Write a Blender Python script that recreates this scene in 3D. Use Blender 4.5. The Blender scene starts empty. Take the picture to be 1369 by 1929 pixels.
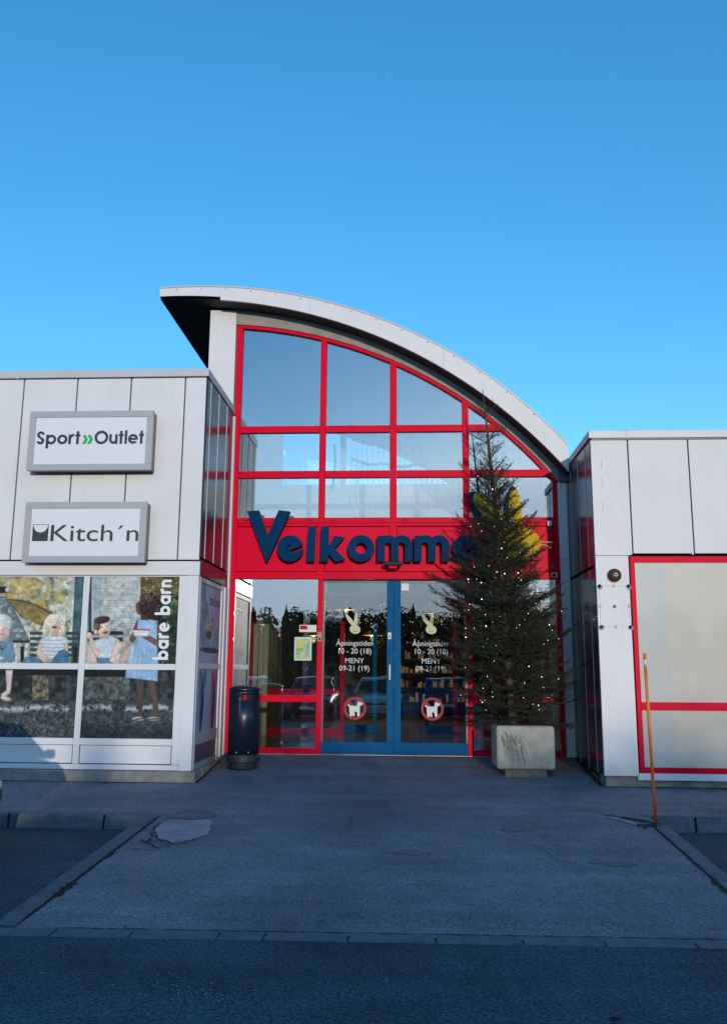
import bpy, bmesh, math, random
import numpy as np
from mathutils import Vector, Matrix
R = math.radians
random.seed(7)
rng = np.random.default_rng(7)
scene = bpy.context.scene
col = scene.collection

# ------------------------------------------------------------------ camera
PITCH, YAW, ROLL, EYE = R(10.462), R(3.134), R(0.387), 1.2802
FPX, IMG_H = 1620.0, 1929.0
fw = Vector((-math.sin(YAW)*math.cos(PITCH), math.cos(YAW)*math.cos(PITCH), math.sin(PITCH)))
rt0 = Vector((math.cos(YAW), math.sin(YAW), 0)); up0 = rt0.cross(fw)
rt = math.cos(ROLL)*rt0 + math.sin(ROLL)*up0
up = math.cos(ROLL)*up0 - math.sin(ROLL)*rt0
cd = bpy.data.cameras.new("camera"); cam = bpy.data.objects.new("camera", cd); col.objects.link(cam)
cd.sensor_fit = 'VERTICAL'; cd.sensor_height = 36.0; cd.lens = 36.0*FPX/IMG_H
cd.clip_start = 0.05; cd.clip_end = 2000
m = Matrix.Identity(4)
for i in range(3):
    m[i][0] = rt[i]; m[i][1] = up[i]; m[i][2] = -fw[i]
m[2][3] = EYE
cam.matrix_world = m
scene.camera = cam

# ------------------------------------------------------------------ sky, sun, exposure
SUN_EL, SUN_AZ = R(5.4), R(9.5)          # sun low behind the camera, a little to the right
w = bpy.data.worlds.new("World"); scene.world = w; w.use_nodes = True
nt = w.node_tree; nt.nodes.clear()
out = nt.nodes.new('ShaderNodeOutputWorld'); bg = nt.nodes.new('ShaderNodeBackground')
sky = nt.nodes.new('ShaderNodeTexSky'); sky.sky_type = 'NISHITA'; sky.sun_disc = False
sky.sun_elevation = SUN_EL; sky.sun_rotation = math.pi - SUN_AZ
sky.altitude = 0; sky.air_density = 1.0; sky.dust_density = 0.3; sky.ozone_density = 3.0
hs = nt.nodes.new('ShaderNodeHueSaturation'); hs.inputs['Saturation'].default_value = 1.26; hs.inputs['Value'].default_value = 3.0   # clear deep winter blue
gm = nt.nodes.new('ShaderNodeGamma'); gm.inputs[1].default_value = 0.86
bg.inputs['Strength'].default_value = 0.15
nt.links.new(sky.outputs[0], gm.inputs[0]); nt.links.new(gm.outputs[0], hs.inputs['Color'])
# bank of thin bright cloud low on the sun's side of the sky (behind the camera)
geo = nt.nodes.new('ShaderNodeTexCoord'); sep = nt.nodes.new('ShaderNodeSeparateXYZ'); nt.links.new(geo.outputs['Generated'], sep.inputs[0])
cm = nt.nodes.new('ShaderNodeMapping'); cm.inputs['Scale'].default_value = (1.6, 1.6, 7.0); nt.links.new(geo.outputs['Generated'], cm.inputs[0])
cn = nt.nodes.new('ShaderNodeTexNoise'); cn.inputs['Scale'].default_value = 2.2; cn.inputs['Detail'].default_value = 7; nt.links.new(cm.outputs[0], cn.inputs['Vector'])
def rng_node(src, a, b, c, d):
    r_ = nt.nodes.new('ShaderNodeMapRange'); r_.interpolation_type = 'SMOOTHSTEP'
    for i_, v_ in enumerate((a, b, c, d)): r_.inputs[1+i_].default_value = v_
    nt.links.new(src, r_.inputs[0]); return r_.outputs[0]
def mth(op, a, b):
    q_ = nt.nodes.new('ShaderNodeMath'); q_.operation = op
    for i_, v_ in enumerate((a, b)):
        if hasattr(v_, 'is_linked'): nt.links.new(v_, q_.inputs[i_])
        else: q_.inputs[i_].default_value = v_
    return q_.outputs[0]
side_ = rng_node(sep.outputs[1], 0.05, -0.45, 0.0, 1.0)
low_ = rng_node(sep.outputs[2], 0.06, 0.32, 1.0, 0.0)
puff = mth('ADD', mth('MULTIPLY', cn.outputs[0], 0.9), mth('MULTIPLY', low_, 0.75))
puff = rng_node(puff, 0.62, 1.0, 0.0, 0.9)
msk = mth('MULTIPLY', puff, side_)
cx_ = nt.nodes.new('ShaderNodeMix'); cx_.data_type = 'RGBA'
nt.links.new(msk, cx_.inputs[0]); nt.links.new(hs.outputs[0], cx_.inputs[6])
ccol = nt.nodes.new('ShaderNodeMix'); ccol.data_type = 'RGBA'; ccol.inputs[6].default_value = (4.0, 4.9, 6.4, 1); ccol.inputs[7].default_value = (7.5, 8.3, 9.6, 1)
nt.links.new(cn.outputs[0], ccol.inputs[0]); nt.links.new(ccol.outputs[2], cx_.inputs[7])
nt.links.new(cx_.outputs[2], bg.inputs['Color']); nt.links.new(bg.outputs[0], out.inputs[0])
sl = bpy.data.lights.new("sun", 'SUN'); sl.energy = 2.0; sl.angle = R(0.5); sl.color = (1.0, 0.86, 0.70)
so = bpy.data.objects.new("sun", sl); col.objects.link(so)
sd = Vector((math.sin(SUN_AZ)*math.cos(SUN_EL), -math.cos(SUN_AZ)*math.cos(SUN_EL), math.sin(SUN_EL)))
so.rotation_euler = sd.to_track_quat('Z', 'Y').to_euler(); so.location = sd*60
scene.view_settings.view_transform = 'Standard'; scene.view_settings.look = 'None'
scene.view_settings.exposure = 0.0; scene.view_settings.gamma = 1.0
scene.cycles.max_bounces = 8; scene.cycles.transparent_max_bounces = 16
scene.cycles.caustics_reflective = False; scene.cycles.caustics_refractive = False

# ------------------------------------------------------------------ materials
def lin(c):
    c = np.asarray(c, float)
    return np.where(c <= 0.04045, c/12.92, ((c+0.055)/1.055)**2.4)
MATS = {}
def mat(name, base, rough=0.5, metal=0.0, noise=0.0, nscale=8.0, bump=0.0, bscale=60.0, spec=0.5, coat=0.0,
        speck=0.0, speck_scale=300.0, streak=0.0, stain=0.0, emit=None, estr=1.0, stretch=None, bump_d=0.004):
    if name in MATS: return MATS[name]
    M_ = bpy.data.materials.new(name); M_.use_nodes = True
    n = M_.node_tree; b = n.nodes['Principled BSDF']; L = n.links.new
    b.inputs['Roughness'].default_value = rough; b.inputs['Metallic'].default_value = metal
    b.inputs['Specular IOR Level'].default_value = spec; b.inputs['Coat Weight'].default_value = coat
    b.inputs['Base Color'].default_value = (*base, 1)
    tc = n.nodes.new('ShaderNodeTexCoord'); vec = tc.outputs['Object']
    if stretch:
        mp = n.nodes.new('ShaderNodeMapping'); mp.inputs['Scale'].default_value = stretch
        L(vec, mp.inputs[0]); svec = mp.outputs[0]
    else: svec = vec
    cur = None
    def mixmul(fac_out, dark, cur):
        mx = n.nodes.new('ShaderNodeMix'); mx.data_type = 'RGBA'; mx.blend_type = 'MULTIPLY'
        mx.inputs[0].default_value = 1.0
        if cur is None: mx.inputs[6].default_value = (*base, 1)
        else: L(cur, mx.inputs[6])
        rp = n.nodes.new('ShaderNodeMapRange'); rp.inputs[1].default_value = 0.3; rp.inputs[2].default_value = 0.7
        rp.inputs[3].default_value = 1-dark; rp.inputs[4].default_value = 1+dark*0.6
        L(fac_out, rp.inputs[0]); L(rp.outputs[0], mx.inputs[7]); return mx.outputs[2]
    if noise:
        nz = n.nodes.new('ShaderNodeTexNoise'); nz.inputs['Scale'].default_value = nscale; nz.inputs['Detail'].default_value = 6
        nz.inputs['Roughness'].default_value = 0.6
        L(svec, nz.inputs['Vector']); cur = mixmul(nz.outputs[0], noise, cur)
    if speck:
        nz = n.nodes.new('ShaderNodeTexNoise'); nz.inputs['Scale'].default_value = speck_scale; nz.inputs['Detail'].default_value = 2
        L(vec, nz.inputs['Vector']); cur = mixmul(nz.outputs[0], speck, cur)
    if streak:
        mp = n.nodes.new('ShaderNodeMapping'); mp.inputs['Scale'].default_value = (14, 14, 0.7)
        nz = n.nodes.new('ShaderNodeTexNoise'); nz.inputs['Scale'].default_value = 1.0; nz.inputs['Detail'].default_value = 4
        L(vec, mp.inputs[0]); L(mp.outputs[0], nz.inputs['Vector']); cur = mixmul(nz.outputs[0], streak, cur)
    if stain:
        for sc_, rot_, am_ in (((0.35, 0.5, 1), 0.3, stain), ((0.22, 2.6, 1), 0.12, stain*0.7), ((3.2, 2.4, 1), 0.0, stain*0.6)):
            mp = n.nodes.new('ShaderNodeMapping'); mp.inputs['Scale'].default_value = sc_; mp.inputs['Rotation'].default_value = (0, 0, rot_)
            nz = n.nodes.new('ShaderNodeTexNoise'); nz.inputs['Scale'].default_value = 1.0; nz.inputs['Detail'].default_value = 7; nz.inputs['Roughness'].default_value = 0.65
            L(vec, mp.inputs[0]); L(mp.outputs[0], nz.inputs['Vector']); cur = mixmul(nz.outputs[0], am_, cur)
    if cur is not None: L(cur, b.inputs['Base Color'])
    if bump:
        nz = n.nodes.new('ShaderNodeTexNoise'); nz.inputs['Scale'].default_value = bscale; nz.inputs['Detail'].default_value = 4
        L(svec, nz.inputs['Vector'])
        bp = n.nodes.new('ShaderNodeBump'); bp.inputs['Strength'].default_value = bump; bp.inputs['Distance'].default_value = bump_d
        L(nz.outputs[0], bp.inputs['Height']); L(bp.outputs[0], b.inputs['Normal'])
    if emit:
        b.inputs['Emission Color'].default_value = (*emit, 1); b.inputs['Emission Strength'].default_value = estr
    MATS[name] = M_; return M_
def glass_mat(name, f0, tint=(0.92, 0.96, 0.97), graze=0.6):
    M_ = bpy.data.materials.new(name); M_.use_nodes = True; n = M_.node_tree; n.nodes.clear(); L = n.links.new
    o = n.nodes.new('ShaderNodeOutputMaterial'); mx = n.nodes.new('ShaderNodeMixShader')
    tr = n.nodes.new('ShaderNodeBsdfTransparent'); tr.inputs[0].default_value = (*tint, 1)
    gl = n.nodes.new('ShaderNodeBsdfGlossy'); gl.inputs['Roughness'].default_value = 0.0; gl.inputs['Color'].default_value = (0.82, 0.93, 1, 1)
    lw = n.nodes.new('ShaderNodeLayerWeight'); lw.inputs[0].default_value = 0.5
    pw = n.nodes.new('ShaderNodeMath'); pw.operation = 'POWER'; pw.inputs[1].default_value = 3.0
    ma = n.nodes.new('ShaderNodeMath'); ma.operation = 'MULTIPLY_ADD'; ma.inputs[1].default_value = graze; ma.inputs[2].default_value = f0
    L(lw.outputs['Facing'], pw.inputs[0]); L(pw.outputs[0], ma.inputs[0]); L(ma.outputs[0], mx.inputs[0])
    L(tr.outputs[0], mx.inputs[1]); L(gl.outputs[0], mx.inputs[2]); L(mx.outputs[0], o.inputs[0])
    # long slow waviness of the float glass
    tc = n.nodes.new('ShaderNodeTexCoord'); nz = n.nodes.new('ShaderNodeTexNoise'); nz.inputs['Scale'].default_value = 1.3
    bp = n.nodes.new('ShaderNodeBump'); bp.inputs['Strength'].default_value = 0.12; bp.inputs['Distance'].default_value = 0.01
    L(tc.outputs['Object'], nz.inputs['Vector']); L(nz.outputs[0], bp.inputs['Height']); L(bp.outputs[0], gl.inputs['Normal'])
    MATS[name] = M_; return M_
def print_mat(name, rough=0.55, spec=0.06):
    M_ = bpy.data.materials.new(name); M_.use_nodes = True; n = M_.node_tree; b = n.nodes['Principled BSDF']
    at = n.nodes.new('ShaderNodeAttribute'); at.attribute_name = 'print'
    n.links.new(at.outputs['Color'], b.inputs['Base Color'])
    b.inputs['Roughness'].default_value = rough; b.inputs['Specular IOR Level'].default_value = spec
    return M_
WHITE = mat('white_cladding', (0.74, 0.745, 0.755), 0.5, spec=0.3, noise=0.06, nscale=1.3, streak=0.022, bump=0.05, bscale=1.5, bump_d=0.02)
TRIM = mat('white_aluminium', (0.72, 0.73, 0.75), 0.45, noise=0.03, nscale=4, spec=0.35)
CAP = mat('grey_coping', (0.52, 0.54, 0.56), 0.45, metal=0.1, noise=0.06, nscale=2)
DARKP = mat('shaded_side_cladding', (0.014, 0.022, 0.036), 0.2, spec=0.32, noise=0.15, nscale=3, bump=0.05, bscale=1.5, bump_d=0.02)  # white panels' inner sides: their shade is put into this dark base colour
DARKF = mat('dark_grey_frame', (0.09, 0.10, 0.12), 0.35, noise=0.1)
GAP = mat('joint_shadow_gap', (0.012, 0.013, 0.016), 0.8)
RED = mat('red_painted_aluminium', (0.74, 0.001, 0.030), 0.42, noise=0.06, nscale=3, spec=0.06)
REDP = mat('red_painted_panel', (0.78, 0.001, 0.040), 0.42, noise=0.05, nscale=2.2, spec=0.06)
BLUE = mat('blue_painted_aluminium', (0.001, 0.105, 0.27), 0.5, noise=0.16, nscale=5, spec=0.06)
NAVY = mat('navy_lettering', (0.002, 0.040, 0.115), 0.6, noise=0.10, nscale=6, spec=0.04)
YELLOW = mat('yellow_sheet', (0.66, 0.43, 0.008), 0.5, noise=0.06, spec=0.1)
CONC = mat('concrete', (0.30, 0.29, 0.26), 0.9, noise=0.35, nscale=5, speck=0.25, speck_scale=120, bump=0.5, bscale=70)
CONCP = mat('planter_concrete', (0.42, 0.42, 0.36), 0.9, noise=0.25, nscale=6, speck=0.15, speck_scale=160, bump=0.7, bscale=45, stain=0.18)
FIBRE = mat('grey_render', (0.36, 0.36, 0.34), 0.9, noise=0.2, nscale=5, speck=0.2, speck_scale=90, bump=0.4, bscale=80)
KERB = mat('kerb_stone', (0.13, 0.16, 0.18), 0.9, noise=0.3, nscale=7, speck=0.3, speck_scale=150, bump=0.5, bscale=80)
ASPH = mat('asphalt_ramp', (0.262, 0.268, 0.295), 0.9, noise=0.22, nscale=1.1, speck=0.6, speck_scale=60, bump=0.6, bscale=90, spec=0.3, stain=0.26)
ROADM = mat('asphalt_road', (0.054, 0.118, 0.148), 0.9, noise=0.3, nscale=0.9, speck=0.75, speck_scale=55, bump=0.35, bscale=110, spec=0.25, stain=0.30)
PATCHM = mat('pale_patch', (0.38, 0.355, 0.37), 0.9, noise=0.3, nscale=5, speck=0.2, speck_scale=180, bump=0.4, bscale=150)
CRACK = mat('crack_dirt', (0.012, 0.012, 0.012), 1.0, noise=0.3, nscale=20)
BLACK = mat('black_plastic', (0.012, 0.013, 0.015), 0.45, spec=0.3)
SOFFIT = mat('dark_soffit', (0.012, 0.013, 0.015), 0.7, noise=0.2)
GLASS = glass_mat('window_glass', 0.27)
DGLASS = glass_mat('door_glass', 0.14, tint=(0.88, 0.93, 0.93))
WHITEP = mat('white_sign_face', (0.76, 0.78, 0.80), 0.3, noise=0.015, nscale=3)
SFRAME = mat('brushed_sign_frame', (0.40, 0.42, 0.44), 0.55, metal=0.15, noise=0.05, nscale=8)

# ------------------------------------------------------------------ mesh helpers
class MB:
    def __init__(s): s.v = []; s.f = []
    def add(s, vs, fs):
        o = len(s.v); s.v += [tuple(p) for p in vs]; s.f += [tuple(i+o for i in q) for q in fs]; return s
    def box(s, x0, x1, y0, y1, z0, z1):
        return s.add([(x0,y0,z0),(x1,y0,z0),(x1,y1,z0),(x0,y1,z0),(x0,y0,z1),(x1,y0,z1),(x1,y1,z1),(x0,y1,z1)],
                     [(0,3,2,1),(4,5,6,7),(0,1,5,4),(1,2,6,5),(2,3,7,6),(3,0,4,7)])
    def prism(s, pts, y0, y1):                 # polygon in X,Z (counter-clockwise seen from -Y) pushed along Y
        n = len(pts)
        return s.add([(x,y0,z) for x,z in pts]+[(x,y1,z) for x,z in pts],
                     [tuple(range(n)), tuple(range(2*n-1,n-1,-1))]+[(i,i+n,(i+1)%n+n,(i+1)%n) for i in range(n)])
    def flat(s, pts, z, th):                   # polygon in X,Y with a thickness below z
        n = len(pts)
        zf = z if callable(z) else (lambda x, y: z)
        return s.add([(x,y,zf(x,y)) for x,y in pts]+[(x,y,zf(x,y)-th) for x,y in pts],
                     [tuple(range(n)), tuple(range(2*n-1,n-1,-1))]+[(i,i+n,(i+1)%n+n,(i+1)%n) for i in range(n)])
    def strip(s, a, b):                        # quads between two equal lists of points
        n = len(a); return s.add(list(a)+list(b), [(i,i+1,n+i+1,n+i) for i in range(n-1)])
    def tube(s, pts, r, n=8, cap=True):
        pts = [Vector(p) for p in pts]; rs = r if hasattr(r, '__len__') else [r]*len(pts)
        vs = []
        for i, p in enumerate(pts):
            t = (pts[min(i+1,len(pts)-1)]-pts[max(i-1,0)]).normalized()
            a = t.orthogonal().normalized() if i == 0 else (a - t*a.dot(t)).normalized()
            b = t.cross(a)
            vs += [p + (a*math.cos(2*math.pi*k/n)+b*math.sin(2*math.pi*k/n))*rs[i] for k in range(n)]
        fs = [(i*n+k, i*n+(k+1)%n, (i+1)*n+(k+1)%n, (i+1)*n+k) for i in range(len(pts)-1) for k in range(n)]
        if cap: fs += [tuple(range(n-1,-1,-1)), tuple(range((len(pts)-1)*n, len(pts)*n))]
        return s.add(vs, fs)
    def lathe(s, prof, c=(0,0,0), n=32, axis='z'):
        vs = []
        for r, h in prof:
            for k in range(n):
                a = 2*math.pi*k/n; x, y = r*math.cos(a), r*math.sin(a)
                vs.append((c[0]+x, c[1]+y, c[2]+h) if axis == 'z' else ((c[0]+x, c[1]-h, c[2]+y) if axis == 'y' else (c[0]+h, c[1]+x, c[2]+y)))
        fs = [(i*n+k, i*n+(k+1)%n, (i+1)*n+(k+1)%n, (i+1)*n+k) for i in range(len(prof)-1) for k in range(n)]
        return s.add(vs, fs)
    def build(s, name, m_, parent=None, smooth=False, bevel=0, seg=2, loc=None):
        me = bpy.data.meshes.new(name); me.from_pydata(s.v, [], s.f); me.update()
        me.materials.append(m_)
        if loc: me.transform(Matrix.Translation(-Vector(loc)))
        o = bpy.data.objects.new(name, me); col.objects.link(o)
        if parent: o.parent = parent
        elif loc: o.location = loc
        bm = bmesh.new(); bm.from_mesh(me); bmesh.ops.recalc_face_normals(bm, faces=bm.faces[:]); bm.to_mesh(me); bm.free()
        if smooth: me.polygons.foreach_set('use_smooth', [True]*len(me.polygons))
        if bevel:
            b = o.modifiers.new('bevel', 'BEVEL'); b.width = bevel; b.segments = seg; b.limit_method = 'ANGLE'
        return o
def tag(o, label=None, cat=None, group=None, kind=None):
    if label: o['label'] = label
    if cat: o['category'] = cat
    if group: o['group'] = group
    if kind: o['kind'] = kind
    return o
def thing(name, label, cat, loc, group=None):
    o = bpy.data.objects.new(name, None); col.objects.link(o); o.location = loc; o.empty_display_size = 0.2
    return tag(o, label, cat, group)
def keep(o, parent):                            # world-space mesh becomes a part of parent
    o.parent = parent; o.matrix_parent_inverse = Matrix.Translation(-Vector(parent.location)); return o
def islands(mb):                               # one builder per loose piece
    p = list(range(len(mb.v)))
    def find(a):
        while p[a] != a: p[a] = p[p[a]]; a = p[a]
        return a
    for q in mb.f:
        for b in q[1:]: p[find(b)] = find(q[0])
    groups = {}
    for q in mb.f: groups.setdefault(find(q[0]), []).append(q)
    out_ = []
    for fs in groups.values():
        ids = sorted({i for q in fs for i in q}); mp = {i: k for k, i in enumerate(ids)}; m2 = MB()
        out_.append(m2.add([mb.v[i] for i in ids], [tuple(mp[i] for i in q) for q in fs]))
    return out_
def structure(o, label=None, cat=None):
    return tag(o, label, cat, None, 'structure')
def sdf_mesh(f, x0, x1, z0, z1, res, y0, y1):   # solid whose front outline is f(x,z) < 0
    nx, nz = int((x1-x0)/res)+2, int((z1-z0)/res)+2
    xs = x0+np.arange(nx)*res; zs = z0+np.arange(nz)*res
    X, Z = np.meshgrid(xs, zs, indexing='ij'); D = f(X, Z)
    D = np.where(np.abs(D) < 1e-6, 1e-6, D)
    mb = MB(); vid = {}; pts = []
    def vtx(key, x, z):
        if key not in vid: vid[key] = len(pts); pts.append((x, z))
        return vid[key]
    polys = []; rim = []
    for i in range(nx-1):
        if not (D[i] < 0).any() and not (D[i+1] < 0).any(): continue
        for j in range(nz-1):
            c = [(i,j),(i+1,j),(i+1,j+1),(i,j+1)]; d = [D[a] for a in c]
            if min(d) >= 0: continue
            if max(d) < 0:
                polys.append([vtx(a, xs[a[0]], zs[a[1]]) for a in c]); continue
            poly = []; cut = []
            for k in range(4):
                a, b = c[k], c[(k+1)%4]; da, db = d[k], d[(k+1)%4]
                if da < 0: poly.append(vtx(a, xs[a[0]], zs[a[1]]))
                if (da < 0) != (db < 0):
                    t = da/(da-db); e = vtx((min(a,b),max(a,b)), xs[a[0]]+t*(xs[b[0]]-xs[a[0]]), zs[a[1]]+t*(zs[b[1]]-zs[a[1]]))
                    poly.append(e); cut.append((e, da < 0))
            if len(poly) >= 3: polys.append(poly)
            if len(cut) == 2:
                rim.append((cut[0][0], cut[1][0]) if cut[0][1] else (cut[1][0], cut[0][0]))
    n = len(pts)
    mb.add([(x,y0,z) for x,z in pts]+[(x,y1,z) for x,z in pts],
           [tuple(p) for p in polys]+[tuple(q+n for q in reversed(p)) for p in polys]+[(a,a+n,b+n,b) for a,b in rim])
    return mb
# 2-D distance shapes
def d_circ(x, z, cx, cz, r): return np.hypot(x-cx, z-cz)-r
def d_ell(x, z, cx, cz, a, b, rot=0):
    c, s = math.cos(rot), math.sin(rot); u = ((x-cx)*c+(z-cz)*s)/a; v = (-(x-cx)*s+(z-cz)*c)/b
    return (np.hypot(u, v)-1)*min(a, b)
def d_ring(x, z, cx, cz, r, t): return np.abs(np.hypot(x-cx, z-cz)-r)-t
def d_seg(x, z, ax, az, bx, bz, t, butt=True):
    dx, dz = bx-ax, bz-az; L_ = math.hypot(dx, dz); ux, uz = dx/L_, dz/L_
    a = (x-ax)*ux+(z-az)*uz; b = np.abs(-(x-ax)*uz+(z-az)*ux)
    if butt: return np.maximum(np.abs(a-L_/2)-L_/2, b-t)
    q = np.clip(a, 0, L_); return np.hypot(a-q, b)-t
def d_poly(x, z, P):                            # convex or not, by winding test
    d = np.full(x.shape, 1e9); ins = np.zeros(x.shape, bool)
    for (ax, az), (bx, bz) in zip(P, P[1:]+P[:1]):
        d = np.minimum(d, d_seg(x, z, ax, az, bx, bz, 0, False))
        c = ((az > z) != (bz > z)) & (x < (bx-ax)*(z-az)/((bz-az) if abs(bz-az) > 1e-9 else 1e-9)+ax); ins ^= c
    return np.where(ins, -d, d)
U = lambda *a: np.minimum.reduce(a)
I = lambda *a: np.maximum.reduce(a)
# geometric stroke letters: unit = x-height 1, t = half stroke; each gives (distance function, advance)
def glyph(ch, t, butt):
    r = 0.5-t; c = r+t
    s = lambda *p: (lambda x, z: d_seg(x, z, *p, t, butt))
    ring = lambda x, z: d_ring(x, z, c, 0.5, r, t)
    if ch == 'o': return ring, 1.0
    if ch == 'a': return (lambda x, z: U(ring(x, z), d_seg(x, z, 2*c-t, 0 if butt else t, 2*c-t, 1 if butt else 1-t, t, butt))), 1.0
    if ch == 'b': return (lambda x, z: U(ring(x, z), d_seg(x, z, t, 0 if butt else t, t, 1.42, t, butt))), 1.0
    if ch == 'p': return (lambda x, z: U(ring(x, z), d_seg(x, z, t, -0.42, t, 1 if butt else 1-t, t, butt))), 1.0
    if ch == 'e':
        def e(x, z):
            cut = I(x-c, np.abs(z-0.36)-0.14, -(x-c)-2)   # opening below the bar on the right
            cut = I(-(x-c-0.02), z-(0.5-t*0.6), -(z-0.5+t*0.6+0.17))
            return U(I(d_ring(x, z, c, 0.5, r, t), -cut), d_seg(x, z, t, 0.5, 2*c-t, 0.5, t*0.85, True))
        return e, 1.0
    if ch == 'r': return (lambda x, z: U(d_seg(x, z, t, 0 if butt else t, t, 1 if butt else 1-t, t, butt),
                          I(d_ring(x, z, t+0.42, 0.5+0.02, 0.42, t), -(z-0.6), x-t-0.42, -(x-t)))), 0.56
    if ch == 'n': return (lambda x, z: U(d_seg(x, z, t, 0 if butt else t, t, 1 if butt else 1-t, t, butt),
                          I(d_ring(x, z, 0.43, 0.57, 0.43-t, t), -(z-0.57)), d_seg(x, z, 0.86-t, 0 if butt else t, 0.86-t, 0.57, t, butt))), 0.86
    if ch == 'u': return (lambda x, z: U(d_seg(x, z, t, 0.43, t, 1, t, butt), d_seg(x, z, 0.86-t, 0, 0.86-t, 1, t, butt),
                          I(d_ring(x, z, 0.43, 0.43, 0.43-t, t), z-0.43))), 0.86
    if ch == 't': return (lambda x, z: U(d_seg(x, z, 0.24, 0, 0.24, 1.34, t, butt), d_seg(x, z, 0, 1-t*0.8, 0.5, 1-t*0.8, t*0.85, True))), 0.5
    if ch == 'l': return s(t, 0, t, 1.4), 2*t
    if ch == 'O': return (lambda x, z: d_ring(x, z, 0.7, 0.68, 0.7-t*1.05, t*1.05)), 1.4
    if ch == 'S':
        def S_(x, z):
            up_ = I(d_ring(x, z, 0.42, 1.36-0.37, 0.37-t, t), -I(x-0.42, -(x-0.42)-9) if False else np.where((x > 0.42) & (z < 0.99+0.02), 1.0, -1.0))
            lo_ = I(d_ring(x, z, 0.42, 0.35+0.02, 0.37-t, t), np.where((x < 0.42) & (z > 0.37-0.02), 1.0, -1.0))
            return U(up_, lo_)
        return S_, 0.86
    return (lambda x, z: x*0+1), 0.5
def word(text, size, t, gap, butt):
    parts = []; x = 0
    for ch in text:
        f_, adv = glyph(ch, t, butt)
        if ch != ' ': parts.append((x, f_))
        x += adv+gap
    W = x-gap
    def F(X, Z):
        d = np.full(X.shape, 9.0)
        for o_, f_ in parts: d = np.minimum(d, f_(X/size-o_, Z/size)*size)
        return d
    return F, W*size
def text_obj(s, size, extrude, m_, parent=None, name='lettering', xscale=1.0, offset=0.0, align='CENTER'):
    cu = bpy.data.curves.new(name, 'FONT'); cu.body = s; cu.size = size; cu.extrude = extrude; cu.align_x = align; cu.offset = offset
    tmp = bpy.data.objects.new('tmp', cu); col.objects.link(tmp)
    dg = bpy.context.evaluated_depsgraph_get(); me = bpy.data.meshes.new_from_object(tmp.evaluated_get(dg))
    bpy.data.objects.remove(tmp)
    me.transform(Matrix.Rotation(R(90), 4, 'X') @ Matrix.Diagonal((xscale, 1, 1, 1)))
    me.materials.clear(); me.materials.append(m_); me.name = name
    o = bpy.data.objects.new(name, me); col.objects.link(o)
    if parent: o.parent = parent
    return o
def place(o, loc, rot=None):
    o.data.transform(Matrix.Translation(loc) @ (rot.to_4x4() if rot else Matrix.Identity(4))); return o
# picture-plane numbers of the flat prints (a print lies on one wall plane; these turn wall points into the print's own layout)
def layout(P):
    q = np.asarray(P, float)-np.array([0, 0, EYE]); Mx = np.array([list(rt), list(up), list(fw)])
    q = q @ Mx.T; return 684.5+FPX*q[:, 0]/q[:, 2], 964.5-FPX*q[:, 1]/q[:, 2]

# ------------------------------------------------------------------ ground
F_Y, W_Y = 13.8, 11.85                    # planes of the glazed front and of the two wings
LX, RX = -2.93, 2.53                      # inner side walls of the wings
ROAD_Z = -0.44
def ground_z(y):
    return float(np.interp(y, [6.1, 9.75, 11.8, 13.8, 40], [ROAD_Z+0.004, -0.30, -0.205, -0.002, -0.002]))
def sheet(name, m_, x0, x1, ys, z, nx=2, edge=None):
    mb = MB(); xs = np.linspace(x0, x1, nx)
    mb.add([(x, y, z(y)) for y in ys for x in xs], [(j*nx+i, j*nx+i+1, (j+1)*nx+i+1, (j+1)*nx+i) for j in range(len(ys)-1) for i in range(nx-1)])
    return mb.build(name, m_)
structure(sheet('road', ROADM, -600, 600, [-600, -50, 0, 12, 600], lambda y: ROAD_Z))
structure(sheet('pavement', ASPH, -40, 2.62, list(np.linspace(9.75, 13.9, 14)), ground_z))
structure(sheet('pavement', ASPH, 2.62, 40, list(np.linspace(10.10, 13.9, 14)), ground_z))
rampm = MB()
ys_ = list(np.linspace(6.06, 9.75, 12))
rl = lambda y: -2.66-0.02*(y-6.1); rr = lambda y: 2.40+0.035*(y-6.1)
rampm.strip([(rl(y), y, ground_z(y)) for y in ys_], [(rr(y), y, ground_z(y)) for y in ys_])
structure(rampm.build('ramp', ASPH))
# kerbs along both bays, stones with open joints
def kerb_row(xs, sgn, dy=0.0, dz=0.0):
    mb = MB()
    for a, b in zip(xs, xs[1:]):
        g = 0.012; x0, x1 = sorted((a+sgn*g, b-sgn*g))
        mb.add([(x0,9.70,ROAD_Z-0.05),(x1,9.70,ROAD_Z-0.05),(x1,9.72,-0.325),(x0,9.72,-0.325),(x0,9.745,-0.294),(x1,9.745,-0.294),(x0,9.85,-0.290),(x1,9.85,-0.290),(x0,9.85,-0.5),(x1,9.85,-0.5)],
               [(0,1,2,3),(3,2,5,4),(4,5,7,6),(6,7,9,8),(0,3,4,6,8),(1,9,7,5,2)])
    mb.v = [(x, y+dy, z+(dz if z > -0.42 else 0)) for x, y, z in mb.v]
    return mb
structure(kerb_row([-2.74, -3.36]+[-3.36-1.07*k for k in range(1, 12)], -1).build('kerb', KERB, bevel=0.012))
structure(kerb_row([2.52, 3.12]+[3.16+1.07*k for k in range(1, 12)], 1, 0.37, 0.016).build('kerb', KERB, bevel=0.012))
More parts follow.
